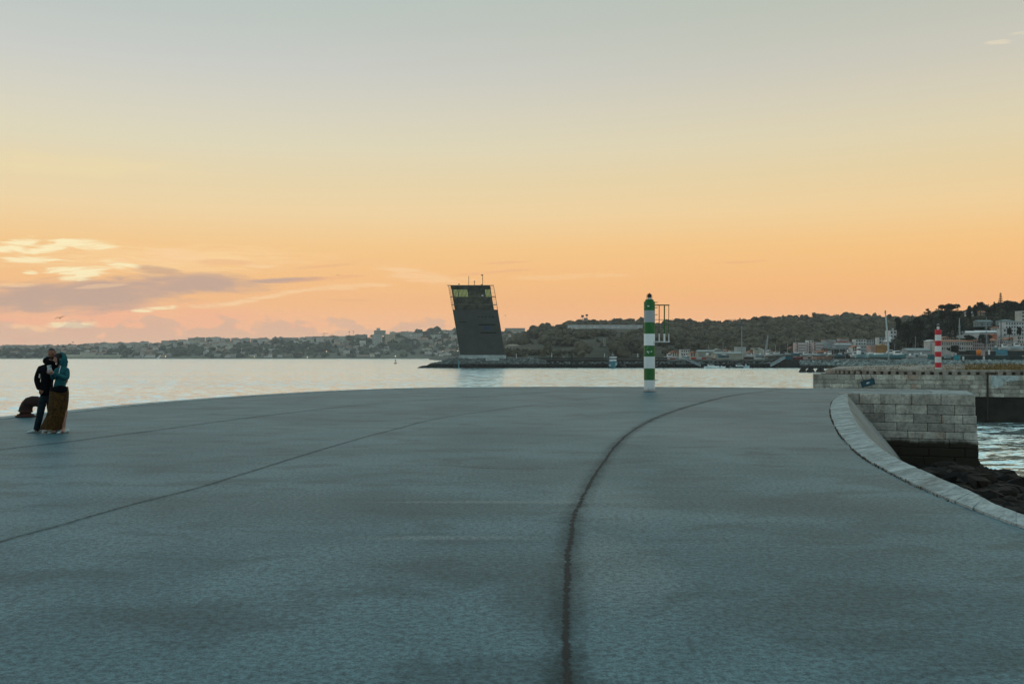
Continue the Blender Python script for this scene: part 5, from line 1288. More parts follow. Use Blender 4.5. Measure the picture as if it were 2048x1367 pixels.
M_hillA = mat('far_hill_ground', (.10, .105, .07), .95, .4, .01); M_hillB = mat('scrub_ground', (.045, .048, .028), .95, .5, .02)
skyA = [(-140, 695), (0, 697), (60, 697), (120, 696), (200, 692), (260, 692), (330, 688), (400, 685), (450, 685), (520, 684), (600, 682), (690, 680), (740, 675), (790, 671), (830, 668), (860, 664), (920, 662), (1010, 662), (1070, 664), (1130, 662), (1250, 664)]
hA = make_hill('hill', skyA, 2480, 3050, -4.6, M_hillA, pw=.85)
skyB = [(960, 716), (1000, 700), (1020, 680), (1050, 665), (1070, 659), (1100, 656), (1120, 652), (1135, 647), (1160, 643), (1200, 643), (1260, 644), (1310, 645), (1340, 645), (1400, 647), (1440, 647), (1500, 643), (1560, 638), (1600, 636), (1660, 634), (1740, 634), (1780, 639), (1830, 636), (2300, 630)]
hB = make_hill('hill', skyB, 760, 1400, -.5, M_hillB, treeh=5.0, pw=.8)
skyC = [(1760, 712), (1780, 690), (1795, 665), (1812, 652), (1850, 640), (1880, 630), (1920, 633), (1950, 626), (1990, 618), (2048, 612), (2120, 606), (2300, 600)]
hC = make_hill('hill', skyC, 585, 720, -.5, M_hillB, treeh=1.0, pw=.75)

# ------------------------------------------------------------------ woods
def crown_clump(b, c, r, sub=2, amp=.45):
    b.rock(c, (r * random.uniform(.85, 1.25), r * random.uniform(.85, 1.2), r * random.uniform(.7, 1.05)), sub, amp)
def leafy(b, c, r, n, s):
    """n leaf clump faces spread through an ellipsoid shell of radii r"""
    P = np.random.normal(size=(n, 3)); P /= np.linalg.norm(P, axis=1)[:, None]; P *= (0.55 + 0.5 * np.random.random(n) ** .6)[:, None]
    P = P * np.array(r) + np.array(c)
    A = np.random.normal(size=(n, 3)) * s; B = np.random.normal(size=(n, 3)) * s; C_ = np.random.normal(size=(n, 3)) * s * .6
    V = np.stack([P - A, P + B, P + A * .8 + C_, P - B * .9], 1).reshape(-1, 3)
    base = b.n; b.v.append(V); tn = np.random.random(n)
    b.f += [(base + 4 * i, base + 4 * i + 1, base + 4 * i + 2, base + 4 * i + 3) for i in range(n)]; b.c += list(tn); b.n += len(V)
KEEP = [(1136, 1286, 649.5, 658.5, 1250), (1104, 1146, 692.5, 699, 900), (1010, 1042, 688, 697, 1000), (1042, 1086, 689, 697, 1010), (1187, 1215, 673.5, 678.5, 1120), (1186, 1216, 694, 708, 860), (1207.5, 1212, 676, 691, 864),
        (1237, 1246, 659, 664, 1260), (1249, 1254, 660.5, 664, 1262), (1231, 1241, 669, 673, 1180), (1060, 1066, 678, 685, 1100), (1068, 1076, 678, 685, 1110), (1335, 1350, 689, 696, 1000), (1350, 1364, 697, 704, 900)]
def blocked(px, z, Y, r):
    top = HY - (z + r * 2.0 - EYE) / Y * F; bot = HY - (z - EYE) / Y * F; w = r * 1.3 / Y * F
    for a, c, y0, y1, Yb in KEEP:
        if Y < Yb + 6 and a - w < px < c + w and top < y1 and bot > y0: return True
    return False
def woods():
    b = MB(); n = 0
    pits = [(1135, 1290, 646, 660), (1143, 1150, 690, 700)]
    for _ in range(10500):
        px = random.uniform(1000, 1830); Y = 770 + (1405 - 770) * random.random() ** .8
        z = hB(px, Y); py = HY - (z - EYE) / Y * F
        if px < 1330:
            if random.random() < .25: continue
            if math.sin(px * .05 + Y * .01) + math.sin(Y * .023 + px * .013) < -1.1: continue
        r = random.uniform(1.8, 3.9)
        if Y > 1380: r = random.choice((2, 2.5, 3, 4, 5.0))
        if blocked(px, z, Y, r):
            r *= .38
            if blocked(px, z, Y, r): continue
        x = (px - 1024) / F * Y
        b.rock((x, Y, z + r * .9), (r * random.uniform(.9, 1.3), r, r * random.uniform(.8, 1.15)), 2, .55)
        leafy(b, (x, Y, z + r * 1.1), (r * 1.15, r * 1.1, r * 1.05), 16, .55)
    tag(b.build('woodland', leaf_mat('hill_foliage', (.085, .078, .052), .05)), 'dense dark green wood covering the hillside beyond the harbour', 'woodland', kind='stuff')
    b = MB()
    # scrub and trees between the far houses
    for _ in range(1500):
        px = random.uniform(-60, 1080); t = random.random(); Y = 2500 + 560 * t
        if px < 330 and t > .75 and random.random() < .5: continue
        dens = .5 + .5 * math.sin(px * .021 + 1.0) * math.sin(px * .057 + Y * .012)
        if random.random() > .35 + .65 * dens: continue
        z = hA(px, Y); r = random.uniform(4, 8.5); x = (px - 1024) / F * Y
        b.rock((x, Y, z + r * .6), (r * 1.25, r, r * random.uniform(.7, 1)), 1, .4)
    for (px, py, wpx, k) in ((232, 708, 30, 26), (365, 708, 45, 40), (590, 700, 48, 90), (640, 703, 30, 40), (720, 690, 25, 30), (500, 706, 60, 40), (545, 671, 22, 10), (805, 702, 50, 45), (880, 690, 35, 40), (860, 664, 25, 16), (700, 676, 25, 14), (60, 705, 80, 60), (170, 687, 6, 3), (835, 680, 10, 8), (555, 690, 20, 14), (1040, 690, 40, 50)):
        for _ in range(int(k * .7)):
            a = random.gauss(px, wpx * .45); Y = 2500 + 560 * min(1, max(0, (716 - py + random.uniform(-4, 4)) / 40))
            z = hA(a, Y) + random.uniform(0, 5); r = random.uniform(5, 10)
            b.rock(((a - 1024) / F * Y, Y, z + r * .6), (r * 1.3, r, r), 1, .4)
    tag(b.build('far_trees', leaf_mat('far_foliage', (.045, .052, .032), .03)), 'dark scattered trees among the pale houses on the far left shore', 'trees', kind='stuff')
    # dense trees of the near right hill
    b = MB()
    for _ in range(1150):
        px = random.uniform(1775, 2130); t = random.random() ** .8; Y = 590 + 132 * t
        z = hC(px, Y); py = HY - (z - EYE) / Y * F; 
        if px > 1910 and 660 < py and random.random() < .65: continue
        r = random.uniform(1.6, 3.6); x = (px - 1024) / F * Y
        b.rock((x, Y, z + r * .7), (r * .9, r * .85, r * .8), 2, .4)
        leafy(b, (x, Y, z + r * .8), (r * 1.2, r * 1.1, r * 1.05), 110, .30)
    tag(b.build('hillside_trees', leaf_mat('near_hill_foliage', (.034, .040, .026), .15)), 'dark trees massed on the hillside above the boatyard', 'trees', kind='stuff')
woods()

def tree(px, pytop, pybase, wpx, Y, kind, label, m, name):
    k = F / Y; h = (pybase - pytop) / k; w = wpx / k; c = at(px, pybase, Y)
    root = empty(name, c, label, 'tree'); t = LB(); b = LB()
    if kind == 'pine':
        t.tube([(0, 0, -2), (.02 * w, 0, h * .35), (-.03 * w, 0, h * .7), (0, 0, h * .92)], [.04 * h, .03 * h, .02 * h, .01 * h], 8)
        for i in range(17):
            z = h * random.uniform(.30, .86); a = random.uniform(0, 6.28); L = w * random.uniform(.2, .42)
            q = (math.cos(a) * L, math.sin(a) * L * .8, z + h * random.uniform(.03, .10)); t.tube([(0, 0, z), (q[0] * .5, q[1] * .5, z + h * .02), q], [.014 * h, .01 * h, .006 * h], 5)
            leafy(b, q, (w * random.uniform(.12, .19), w * .15, h * random.uniform(.05, .09)), 120, .02 * w + .12)
        for i in range(5): leafy(b, (random.uniform(-.18, .18) * w, random.uniform(-.1, .1) * w, h * random.uniform(.82, .96)), (w * .17, w * .16, h * .06), 130, .02 * w + .12)
    elif kind == 'norfolk':
        t.tube([(0, 0, -2), (0, 0, h)], [.03 * h, .005 * h], 7)
        z = .25
        while z < .97:
            L = w * .5 * (1.05 - z); 
            for a in range(6):
                an = a * math.pi / 3 + z * 5; q = (math.cos(an) * L, math.sin(an) * L, h * z + L * .15); t.tube([(0, 0, h * z), q], [.06, .03], 4)
                for s in (.4, .7, 1): leafy(b, (q[0] * s, q[1] * s, h * z + L * .15 * s), (L * .2 + .1, L * .2 + .1, .18), 14, .16)
            z += .085
    elif kind == 'cypress':
        t.tube([(0, 0, -1), (0, 0, h * .9)], [.03 * h, .01 * h], 6)
        for i in range(12):
            z = (i + .5) / 12; leafy(b, (0, 0, h * z), (w * .5 * math.sin(math.pi * min(1, z * .8 + .25)) + .1, w * .45 * math.sin(math.pi * min(1, z * .8 + .25)) + .1, h * .07), 60, .22)
    elif kind == 'sparse':
        t.tube([(0, 0, -2), (.05 * w, 0, h * .5), (0, 0, h * .9)], [.03 * h, .02 * h, .008 * h], 7)
        for i in range(14):
            z = h * random.uniform(.35, .8); a = random.uniform(0, 6.28); L = w * random.uniform(.25, .5)
            q = (math.cos(a) * L, math.sin(a) * L, z + h * random.uniform(.1, .25)); t.tube([(0, 0, z * .8), q], [.012 * h, .005 * h], 4); leafy(b, q, (w * .09, w * .09, h * .05), 34, .22)
    else:
        t.tube([(0, 0, -1.5), (.02 * w, 0, h * .4), (0, 0, h * .7)], [.035 * h, .028 * h, .015 * h], 8)
        for i in range(13):
            a = random.uniform(0, 6.28); L = w * random.uniform(.05, .33); q = (math.cos(a) * L, math.sin(a) * L, h * random.uniform(.22, .85))
            t.tube([(0, 0, h * .2), q], [.015 * h, .006 * h], 4); leafy(b, q, (w * .22, w * .2, h * .15), 150, .26)
    t.build('trunk', M_trunk, root); b.build('crown', m, root)
DK = leaf_mat('pine_foliage', (.026, .033, .022), .4)
for a in ((1897, 608, 652, 40, 600, 'pine', 'tall umbrella pine with layered crown, highest tree left of the ridge gap', 'pine_tree'),
          (1862, 617, 660, 26, 596, 'sparse', 'thin crowned tree with sparse twigs left of the tall umbrella pine', 'tree'),
          (1838, 632, 668, 30, 598, 'round', 'round bushy tree at the left end of the near hillside', 'tree'), (1812, 640, 690, 26, 592, 'round', 'broad dark tree standing behind the white villa', 'tree'),
          (1796, 634, 664, 14, 600, 'round', 'small round topped tree at the saddle between the two hills', 'tree'),
          (1937.5, 611, 640, 11, 640, 'round', 'lollipop shaped tree on the ridge, left of the pair', 'tree'), (1949, 609, 634, 8, 640, 'round', 'narrow round topped tree on the ridge, right of the lollipop one', 'tree'),
          (1961, 604, 632, 19, 640, 'pine', 'spiky pine on the ridge between the small round trees and the gap', 'pine_tree'), (1978, 614, 632, 12, 640, 'round', 'low round tree just before the high wood at the right', 'tree'),
          (1988.5, 604, 625, 5, 650, 'cypress', 'slim cypress at the left edge of the high wood', 'cypress_tree'), (2001, 584, 628, 14, 650, 'norfolk', 'tall tiered norfolk pine standing above the ridge', 'norfolk_pine'),
          (2016, 599, 628, 22, 650, 'round', 'round dark tree right of the tiered norfolk pine', 'tree'), (2030, 602, 630, 20, 652, 'round', 'dark ridge tree second from the right frame edge', 'tree'), (2046, 598, 630, 20, 650, 'round', 'dark ridge tree cut by the right frame edge', 'tree'),
          (1870, 628, 690, 36, 590, 'round', 'large dark tree behind the red beacon, below the sparse tree', 'tree'), (1835, 645, 695, 34, 588, 'round', 'large dark bushy tree left of the red beacon', 'tree'), (1910, 632, 680, 34, 590, 'round', 'large dark tree right of the red beacon below the umbrella pine', 'tree'),
          (1908, 690, 706, 24, 540, 'round', 'olive coloured bush standing above the dark containers', 'tree'), (1970, 668, 690, 28, 556, 'round', 'bushy tree beside the orange gabled house', 'tree'), (1940, 670, 682, 22, 566, 'round', 'low tree in front of the long white hall', 'tree'),
          (2018.5, 655, 675, 8, 552, 'pine', 'small palm like tree before the arcaded white building, left of two', 'tree'), (2038, 654, 676, 9, 552, 'pine', 'small palm like tree before the arcaded white building, right of two', 'tree'),
          (1480, 635, 646, 5, 1385, 'cypress', 'pointed conifer on the wooded ridge above the floodlight mast', 'conifer_tree'), (1512.5, 633, 643, 5, 1385, 'pine', 'lone thin tree on the wooded ridge right of the pointed conifer', 'tree'),
          (1236, 637, 648, 7, 1385, 'cypress', 'pointed tree on the skyline above the long fort wall', 'conifer_tree'), (1460, 640, 648, 9, 1385, 'round', 'small round tree on the wooded ridge left of the pointed conifer', 'tree'),
          (1651, 629, 640, 14, 1385, 'pine', 'flat topped pine rising from the wooded ridge above the pink flats', 'pine_tree')):
    tree(*a[:6], a[6], DK if a[4] < 1000 else M_leaf, a[7])

# ------------------------------------------------------------------ buildings
FAC = {}
def fac(c, w=3.2, h=3.1):
    return facade_mat('facade_%d_%d_%d_%d' % (int(c[0] * 100), int(c[1] * 100), int(c[2] * 100), int(w * 10)), c, w=w, h=h)
def building(px0, px1, py0, py1, Y, label, c, roof='flat', dep=None, name='building', cat='building', group=None, zb=None, rc=None, plain=False, nwin=None, balc=0, chim=False):
    k = F / Y; w = (px1 - px0) / k; h = (py1 - py0) / k; o = at((px0 + px1) / 2, py1, Y); root = empty(name, o, label, cat, group)
    dep = dep or min(max(w * .7, 8), 16); below = 0.6 if (py1 < 690 and Y < 700) else 3.0; rh = 0
    wm = mat('wall_%d_%d_%d' % tuple(int(v * 100) for v in c), c, .85, .25, .2) if (plain or nwin) else fac(c)
    if roof in ('gable', 'hip'): rh = min(h * .35, w * .25); 
    b = LB(); b.box((0, dep / 2, (h - rh - below) / 2), (w, dep, h - rh + below)); b.build('wall', wm, root)
    rm = rc or M_roof
    b = LB(); z = h - rh
    if roof == 'flat': b.box((0, dep / 2, z + .18), (w + .3, dep + .3, .36)); rm = rc or M_grey
    elif roof == 'gable': b.prism([(-w / 2 - .4, z), (w / 2 + .4, z), (0, z + rh)], 'y', -.4, dep + .4)
    elif roof == 'side': b.prism([(-.5, z), (dep + .5, z), (dep / 2, z + max(rh, 1.2))], 'x', -w / 2 - .4, w / 2 + .4)
    elif roof == 'hip':
        e = .4; q = min(dep, w) * .45
        b.add([(-w / 2 - e, -e, z), (w / 2 + e, -e, z), (w / 2 + e, dep + e, z), (-w / 2 - e, dep + e, z), (-w / 2 + q, dep / 2, z + rh), (w / 2 - q, dep / 2, z + rh)], [(0, 1, 5, 4), (1, 2, 5), (2, 3, 4, 5), (3, 0, 4), (3, 2, 1, 0)])
    elif roof == 'mono': b.add([(-w / 2 - .3, -.3, z), (w / 2 + .3, -.3, z - h * .3), (w / 2 + .3, dep, z - h * .3), (-w / 2 - .3, dep, z), (-w / 2 - .3, -.3, z + .4), (w / 2 + .3, -.3, z - h * .3 + .4), (w / 2 + .3, dep, z - h * .3 + .4), (-w / 2 - .3, dep, z + .4)], [(0, 1, 2, 3), (4, 5, 6, 7), (0, 1, 5, 4), (1, 2, 6, 5), (2, 3, 7, 6), (3, 0, 4, 7)])
    r = b.build('roof', rm, root)
    if chim: 
        b = LB(); b.box((w * .22, dep * .4, h + .6), (1.0, .8, 2.0)); b.build('chimney', wm, r)
    if nwin:
        nx, nz = nwin; wmsh = None
        for i in range(nx):
            for j in range(nz):
                x = -w / 2 + w * (i + .5) / nx; zz = (h - rh) * (j + .45) / nz + .3
                if wmsh is None:
                    b = LB(); ww, hh = min(w / nx * .5, 2.0), min(h / nz * .5, 1.8); b.box((0, -.02, 0), (ww, .12, hh)); wo = b.build('window', M_glass, root); wmsh = wo
                else: wo = wmsh.copy(); S.collection.objects.link(wo)
                wo.location = (x, 0, zz)
    if balc:
        bm_ = None; rows, cols = balc, max(1, int(w / 5.5))
        for j in range(rows):
            for i in range(cols):
                if bm_ is None:
                    b = LB(); bw = w / cols * .74; b.box((0, -.7, 0), (bw, 1.4, .2)); b.box((0, -1.38, .5), (bw, .08, .9)); bo = b.build('balcony', M_white, root); bm_ = bo
                else: bo = bm_.copy(); S.collection.objects.link(bo)
                bo.location = (-w / 2 + w * (i + .5) / cols, 0, h * (j + .25) / rows + .2)
    return root
PK = (.62, .48, .45); WB = (.66, .69, .68); GB = (.50, .54, .55); CR = (.62, .55, .44); GREY = (.30, .34, .35)
for a in (
    dict(px0=1592, px1=1616, py0=685, py1=712, Y=760, label='pinkish white apartment block with balconies, left of the white one', c=PK, nwin=(5, 5), balc=5),
    dict(px0=1616.5, px1=1627, py0=680.5, py1=712, Y=770, label='taller white apartment block between the pinkish ones', c=WB, nwin=(2, 6)),
    dict(px0=1627, px1=1649, py0=684.5, py1=712, Y=755, label='pinkish apartment block with balconies joined to the blank grey gable', c=PK, nwin=(4, 5), balc=5),
    dict(px0=1649, px1=1672, py0=679.5, py1=707, Y=752, label='blank pale grey windowless gable wall beside the pinkish flats', c=(.34, .40, .42), roof='mono', plain=True),
    dict(px0=1671, px1=1704, py0=689.5, py1=700, Y=742, label='long low pale blue grey shed below the red roof', c=(.36, .43, .46), roof='side', plain=True, rc=M_grey),
    dict(px0=1676, px1=1700, py0=684, py1=692, Y=790, label='house with dark red roof behind the pale shed', c=WB, roof='side', rc=mat('dark_red_roof', (.20, .03, .025), .8)),
    dict(px0=1680, px1=1698, py0=677, py1=685, Y=800, label='pale blue gabled upper storey above dark red roof', c=(.40, .50, .52), roof='mono', plain=True),
    dict(px0=1575, px1=1594, py0=693, py1=712, Y=780, label='low cream houses with terracotta roofs left of the pinkish flats', c=CR, roof='gable'),
    dict(px0=1558, px1=1576, py0=697, py1=712, Y=790, label='small cream house with terracotta roof, farthest left of the town', c=CR, roof='gable', chim=True),
    dict(px0=1711, px1=1732, py0=678.5, py1=697, Y=770, label='white building with flat roof terraces left of the yacht mast', c=WB, nwin=(4, 3)),
    dict(px0=1733, px1=1748, py0=680, py1=697, Y=780, label='white and grey flats with rooftop boxes right of the terrace building', c=GB, nwin=(3, 3)),
    dict(px0=1701, px1=1712, py0=684, py1=697, Y=775, label='narrow grey flats between the red roof and the white terraces', c=GB),
    dict(px0=1758, px1=1779, py0=675, py1=694, Y=740, label='white stepped house behind the foot of the yacht mast', c=(.56, .60, .60), nwin=(4, 3)),
    dict(px0=1780, px1=1793, py0=661, py1=677, Y=650, label='white villa with dark windows on the slope left of the dark trees', c=(.60, .62, .62), nwin=(2, 2), chim=True),
    dict(px0=1775, px1=1800, py0=683, py1=698, Y=640, label='pale blue white low house below the white villa', c=(.50, .58, .60), roof='side', rc=M_white),
    dict(px0=1742, px1=1755, py0=690, py1=700, Y=600, label='pinkish shed beside the ochre one in the boatyard', c=(.45, .30, .25), plain=True),
    dict(px0=1755, px1=1775, py0=688, py1=698, Y=598, label='ochre orange shed behind the yacht hull', c=(.42, .24, .09), roof='gable', plain=True, rc=mat('ochre_roof', (.42, .26, .10), .8)),
    dict(px0=1655, px1=1716, py0=699, py1=708, Y=700, label='long low dark shed in front of the pale grey gable', c=(.03, .035, .035), roof='side', plain=True, rc=mat('dark_roof', (.03, .04, .04), .8)),
    dict(px0=1634, px1=1664, py0=700, py1=712, Y=620, label='brown roofed brick cottage in front of the pinkish flats', c=(.28, .16, .11), roof='gable', chim=True),
    dict(px0=1800, px1=1835, py0=691, py1=701, Y=640, label='row of small houses with brown tiled roofs left of the white gabled hall', c=(.42, .36, .32), roof='gable', rc=mat('brown_roof', (.22, .13, .09), .8)),
    dict(px0=1815, px1=1860, py0=700, py1=711, Y=560, label='long grey roofed boat shed left of the red beacon', c=(.30, .36, .37), roof='side', plain=True, rc=mat('grey_roof', (.30, .36, .36), .7)),
    dict(px0=1840, px1=1862, py0=683, py1=702, Y=600, label='brown roofed house stepping up to the white gabled hall', c=(.45, .42, .38), roof='gable', rc=mat('brown_roof', (.22, .13, .09), .8)),
    dict(px0=1859, px1=1871, py0=679, py1=702, Y=575, label='white gabled hall end just left of the red beacon', c=(.54, .56, .55), roof='gable', plain=True, rc=M_white),
    dict(px0=1883, px1=1945, py0=683, py1=702, Y=560, label='long white terrace with red tiled eaves right of the red beacon', c=(.50, .48, .46), roof='side', nwin=(14, 2)),
    dict(px0=1945, px1=1995, py0=681, py1=701, Y=562, label='pinkish white terrace with red details behind the containers', c=(.50, .43, .42), roof='side', nwin=(12, 3)),
    dict(px0=1995, px1=2022, py0=682, py1=701, Y=558, label='white and ochre buildings at the right behind the containers', c=(.50, .50, .46), nwin=(7, 3)),
    dict(px0=2022, px1=2075, py0=686, py1=701, Y=552, label='cream building with orange shutters at the right frame edge', c=(.52, .44, .36), nwin=(9, 2)),
    dict(px0=1912, px1=1958, py0=665, py1=674, Y=606, label='long white hall with pale roof on the slope, centre right', c=(.56, .60, .60), roof='side', plain=True, rc=M_white),
    dict(px0=1958, px1=2008, py0=664, py1=674, Y=612, label='long pale blue white hall right of the first, behind the masts', c=(.50, .57, .58), roof='side', plain=True, rc=M_white),
    dict(px0=1982, px1=1995, py0=667, py1=682, Y=575, label='small house with round orange gable among trees', c=(.48, .17, .10), roof='gable', plain=True, rc=mat('orange_tile', (.42, .15, .08), .8)),
    dict(px0=2011, px1=2048, py0=644, py1=672, Y=600, label='large arcaded white mansion with terrace at the right edge', c=(.50, .54, .55), nwin=(7, 4)),
    dict(px0=2006, px1=2013, py0=657, py1=674, Y=598, label='low white side wing at the left of the arcaded mansion', c=(.52, .56, .56), nwin=(1, 2)),
    dict(px0=2043, px1=2075, py0=622, py1=672, Y=612, label='tall pale tower block cut off by the right frame edge', c=(.46, .46, .42), nwin=(5, 7)),
    dict(px0=2003, px1=2030, py0=638, py1=648, Y=630, label='pale blue roofed house on the slope above the arcaded mansion', c=(.35, .45, .46), roof='hip', rc=mat('blue_roof', (.22, .30, .31), .7)),
    dict(px0=1958, px1=1985, py0=643, py1=651, Y=634, label='pale blue roofed bungalow among the trees, left of the mansion', c=(.30, .40, .42), roof='side', rc=mat('blue_roof', (.22, .30, .31), .7)),
    dict(px0=1934, px1=1950, py0=626, py1=630, Y=655, dep=4, label='white bungalow half hidden on the ridge below the round trees', c=(.45, .50, .48), roof='side', rc=M_grey),
    dict(px0=1961, px1=1970, py0=624.5, py1=629, Y=655, dep=4, label='cream house with reddish roof on the ridge', c=(.30, .28, .22), roof='side'),
    # boatyard and sheds behind the middle quay
    dict(px0=1397, px1=1428, py0=703, py1=716, Y=640, label='long pale shed behind the white and red containers', c=(.34, .36, .32), roof='side', plain=True, rc=mat('pale_roof', (.30, .34, .32), .8)),
    dict(px0=1427, px1=1447, py0=696.5, py1=712, Y=660, label='gabled grey warehouse left of the floodlight mast', c=(.30, .36, .34), roof='gable', plain=True, rc=mat('pale_roof', (.30, .34, .32), .8)),
    dict(px0=1432, px1=1486, py0=707, py1=719, Y=600, label='long cream boat hall with low roof above the moored boats', c=(.40, .41, .35), roof='side', plain=True, rc=mat('pale_roof', (.30, .34, .32), .8)),
    dict(px0=1474, px1=1492, py0=694, py1=713, Y=620, label='small white tower building at the foot of the floodlight mast', c=(.40, .44, .42), plain=True),
    dict(px0=1512, px1=1526, py0=695, py1=711, Y=640, label='white hull shaped workshop left of the crane', c=(.42, .47, .45), roof='gable', plain=True, rc=M_white),
    dict(px0=1536, px1=1560, py0=708, py1=716, Y=600, label='low dark workshop between the crane and the teal container', c=(.10, .11, .10), roof='side', plain=True, rc=M_dkgrey),
    # hillside buildings in the middle
    dict(px0=1136, px1=1286, py0=649.5, py1=658.5, Y=1250, label='long grey white fort wall along the top of the wooded hill', c=(.50, .54, .55), plain=True, name='fort_wall', cat='wall', dep=10),
    dict(px0=1104, px1=1146, py0=692.5, py1=700, Y=900, label='long flat pavilion with pale roof above a shaded slope', c=(.34, .35, .32), plain=True),
    dict(px0=1010, px1=1042, py0=688, py1=697, Y=1000, label='curved cream hall at the foot of the hill right of the tower', c=(.32, .30, .25), roof='hip', rc=mat('cream_roof', (.32, .28, .22), .8)),
    dict(px0=1042, px1=1086, py0=689, py1=697, Y=1010, label='long cream hall with domed pinkish roof on the lower slope', c=(.32, .30, .26), roof='hip', rc=mat('pink_roof', (.34, .28, .24), .8)),
    dict(px0=1187, px1=1215, py0=673.5, py1=679, Y=1120, label='white low house in the wood above the pilot boat', c=(.48, .49, .44), roof='flat'),
    dict(px0=1186, px1=1216, py0=695, py1=712, Y=860, label='stepped grey monument base in the slope behind the pilot boat', c=(.22, .235, .21), roof='mono', plain=True),
    dict(px0=1196, px1=1215, py0=691, py1=695, Y=862, label='narrow pale terrace on top of the stepped monument', c=(.30, .31, .28), plain=True),
    dict(px0=1207.5, px1=1212, py0=676, py1=691, Y=864, label='slender pale obelisk on the stepped monument', c=(.22, .24, .21), plain=True, name='obelisk', cat='obelisk', dep=4),
    dict(px0=1237, px1=1246, py0=659, py1=664.5, Y=1260, label='small white house below the right end of the fort wall', c=(.46, .46, .42), roof='flat'),
    dict(px0=1249, px1=1254, py0=660.5, py1=664.5, Y=1262, label='tiny white hut right of the small white house', c=(.5, .5, .46), roof='flat'),
    dict(px0=1231, px1=1241, py0=669, py1=674, Y=1180, label='small cream house halfway down the wooded slope', c=(.40, .35, .28), roof='side'),
    dict(px0=1060, px1=1066, py0=678, py1=686, Y=1100, label='slim grey block among trees right of the dark tower', c=(.27, .27, .23)),
    dict(px0=1068, px1=1076, py0=678, py1=686, Y=1110, label='grey block with stepped roof right of the slim one', c=(.27, .27, .23)),
    dict(px0=1168, px1=1175.5, py0=636, py1=645, Y=1340, label='small lookout turret on the skyline above the fort wall', c=(.30, .28, .25), name='turret', cat='turret', plain=True),
    dict(px0=1335, px1=1350, py0=689, py1=697, Y=1000, label='pinkish houses in the trees right of the green beacon', c=(.36, .32, .27), roof='gable'),
    dict(px0=1350, px1=1364, py0=697, py1=705, Y=900, label='cream cottages low in the trees right of the green beacon', c=(.36, .32, .27), roof='gable'),
    ):
    building(**a)
# far left shore: named tall blocks, then the town
for a in (dict(px0=745, px1=763, py0=669, py1=699, Y=2760, label='tallest pale white tower block on the far shore, left of the cream one', c=(.44, .47, .44), nwin=(5, 9)),
          dict(px0=770, px1=788, py0=668, py1=698, Y=2780, label='tall cream tower block on the far shore, right of the white one', c=(.46, .40, .28), nwin=(5, 9)),
          dict(px0=825, px1=844, py0=666, py1=688, Y=2850, label='pale grey tower block between the cream tower and the long white row', c=(.44, .45, .41), nwin=(5, 7)),
          dict(px0=748, px1=770, py0=660.5, py1=669, Y=3040, label='grey skyline block carrying a white water tank above the twin towers', c=(.30, .32, .28), nwin=(6, 2)),
          dict(px0=753, px1=760, py0=656, py1=661, Y=3041, label='white roof tank box on the skyline above the twin towers', c=(.5, .52, .5), plain=True, name='roof_tank', cat='tank'),
          dict(px0=743, px1=800, py0=695, py1=701, Y=2700, label='long white podium below the twin towers on the far shore', c=(.46, .48, .44)),
          dict(px0=861, px1=915, py0=669.5, py1=678, Y=2820, label='long bright row of white houses on the far hill left of the dark tower', c=(.55, .57, .52), nwin=(14, 2)),
          dict(px0=1010, px1=1050, py0=656, py1=663, Y=3000, label='flat grey block on the skyline just right of the dark tower', c=(.32, .32, .28)),
          dict(px0=790, px1=826, py0=676, py1=690, Y=2800, label='broad terraced cream flats right of the cream tower block', c=(.36, .35, .29), nwin=(9, 4)),
          dict(px0=545, px1=590, py0=675, py1=682, Y=3045, label='low grey skyline block behind the round dark trees', c=(.26, .27, .24)),
          dict(px0=100, px1=165, py0=710, py1=714, Y=2500, label='long low cream shed at the water, far left shore', c=(.42, .40, .30), roof='side', plain=True, rc=mat('far_pale_roof', (.40, .38, .28), .8)),
          dict(px0=170, px1=240, py0=710.5, py1=714.5, Y=2500, label='long low green grey shed at the water, right of the cream one', c=(.34, .36, .28), roof='side', plain=True, rc=mat('far_green_roof', (.33, .34, .22), .8))):
    building(**a)
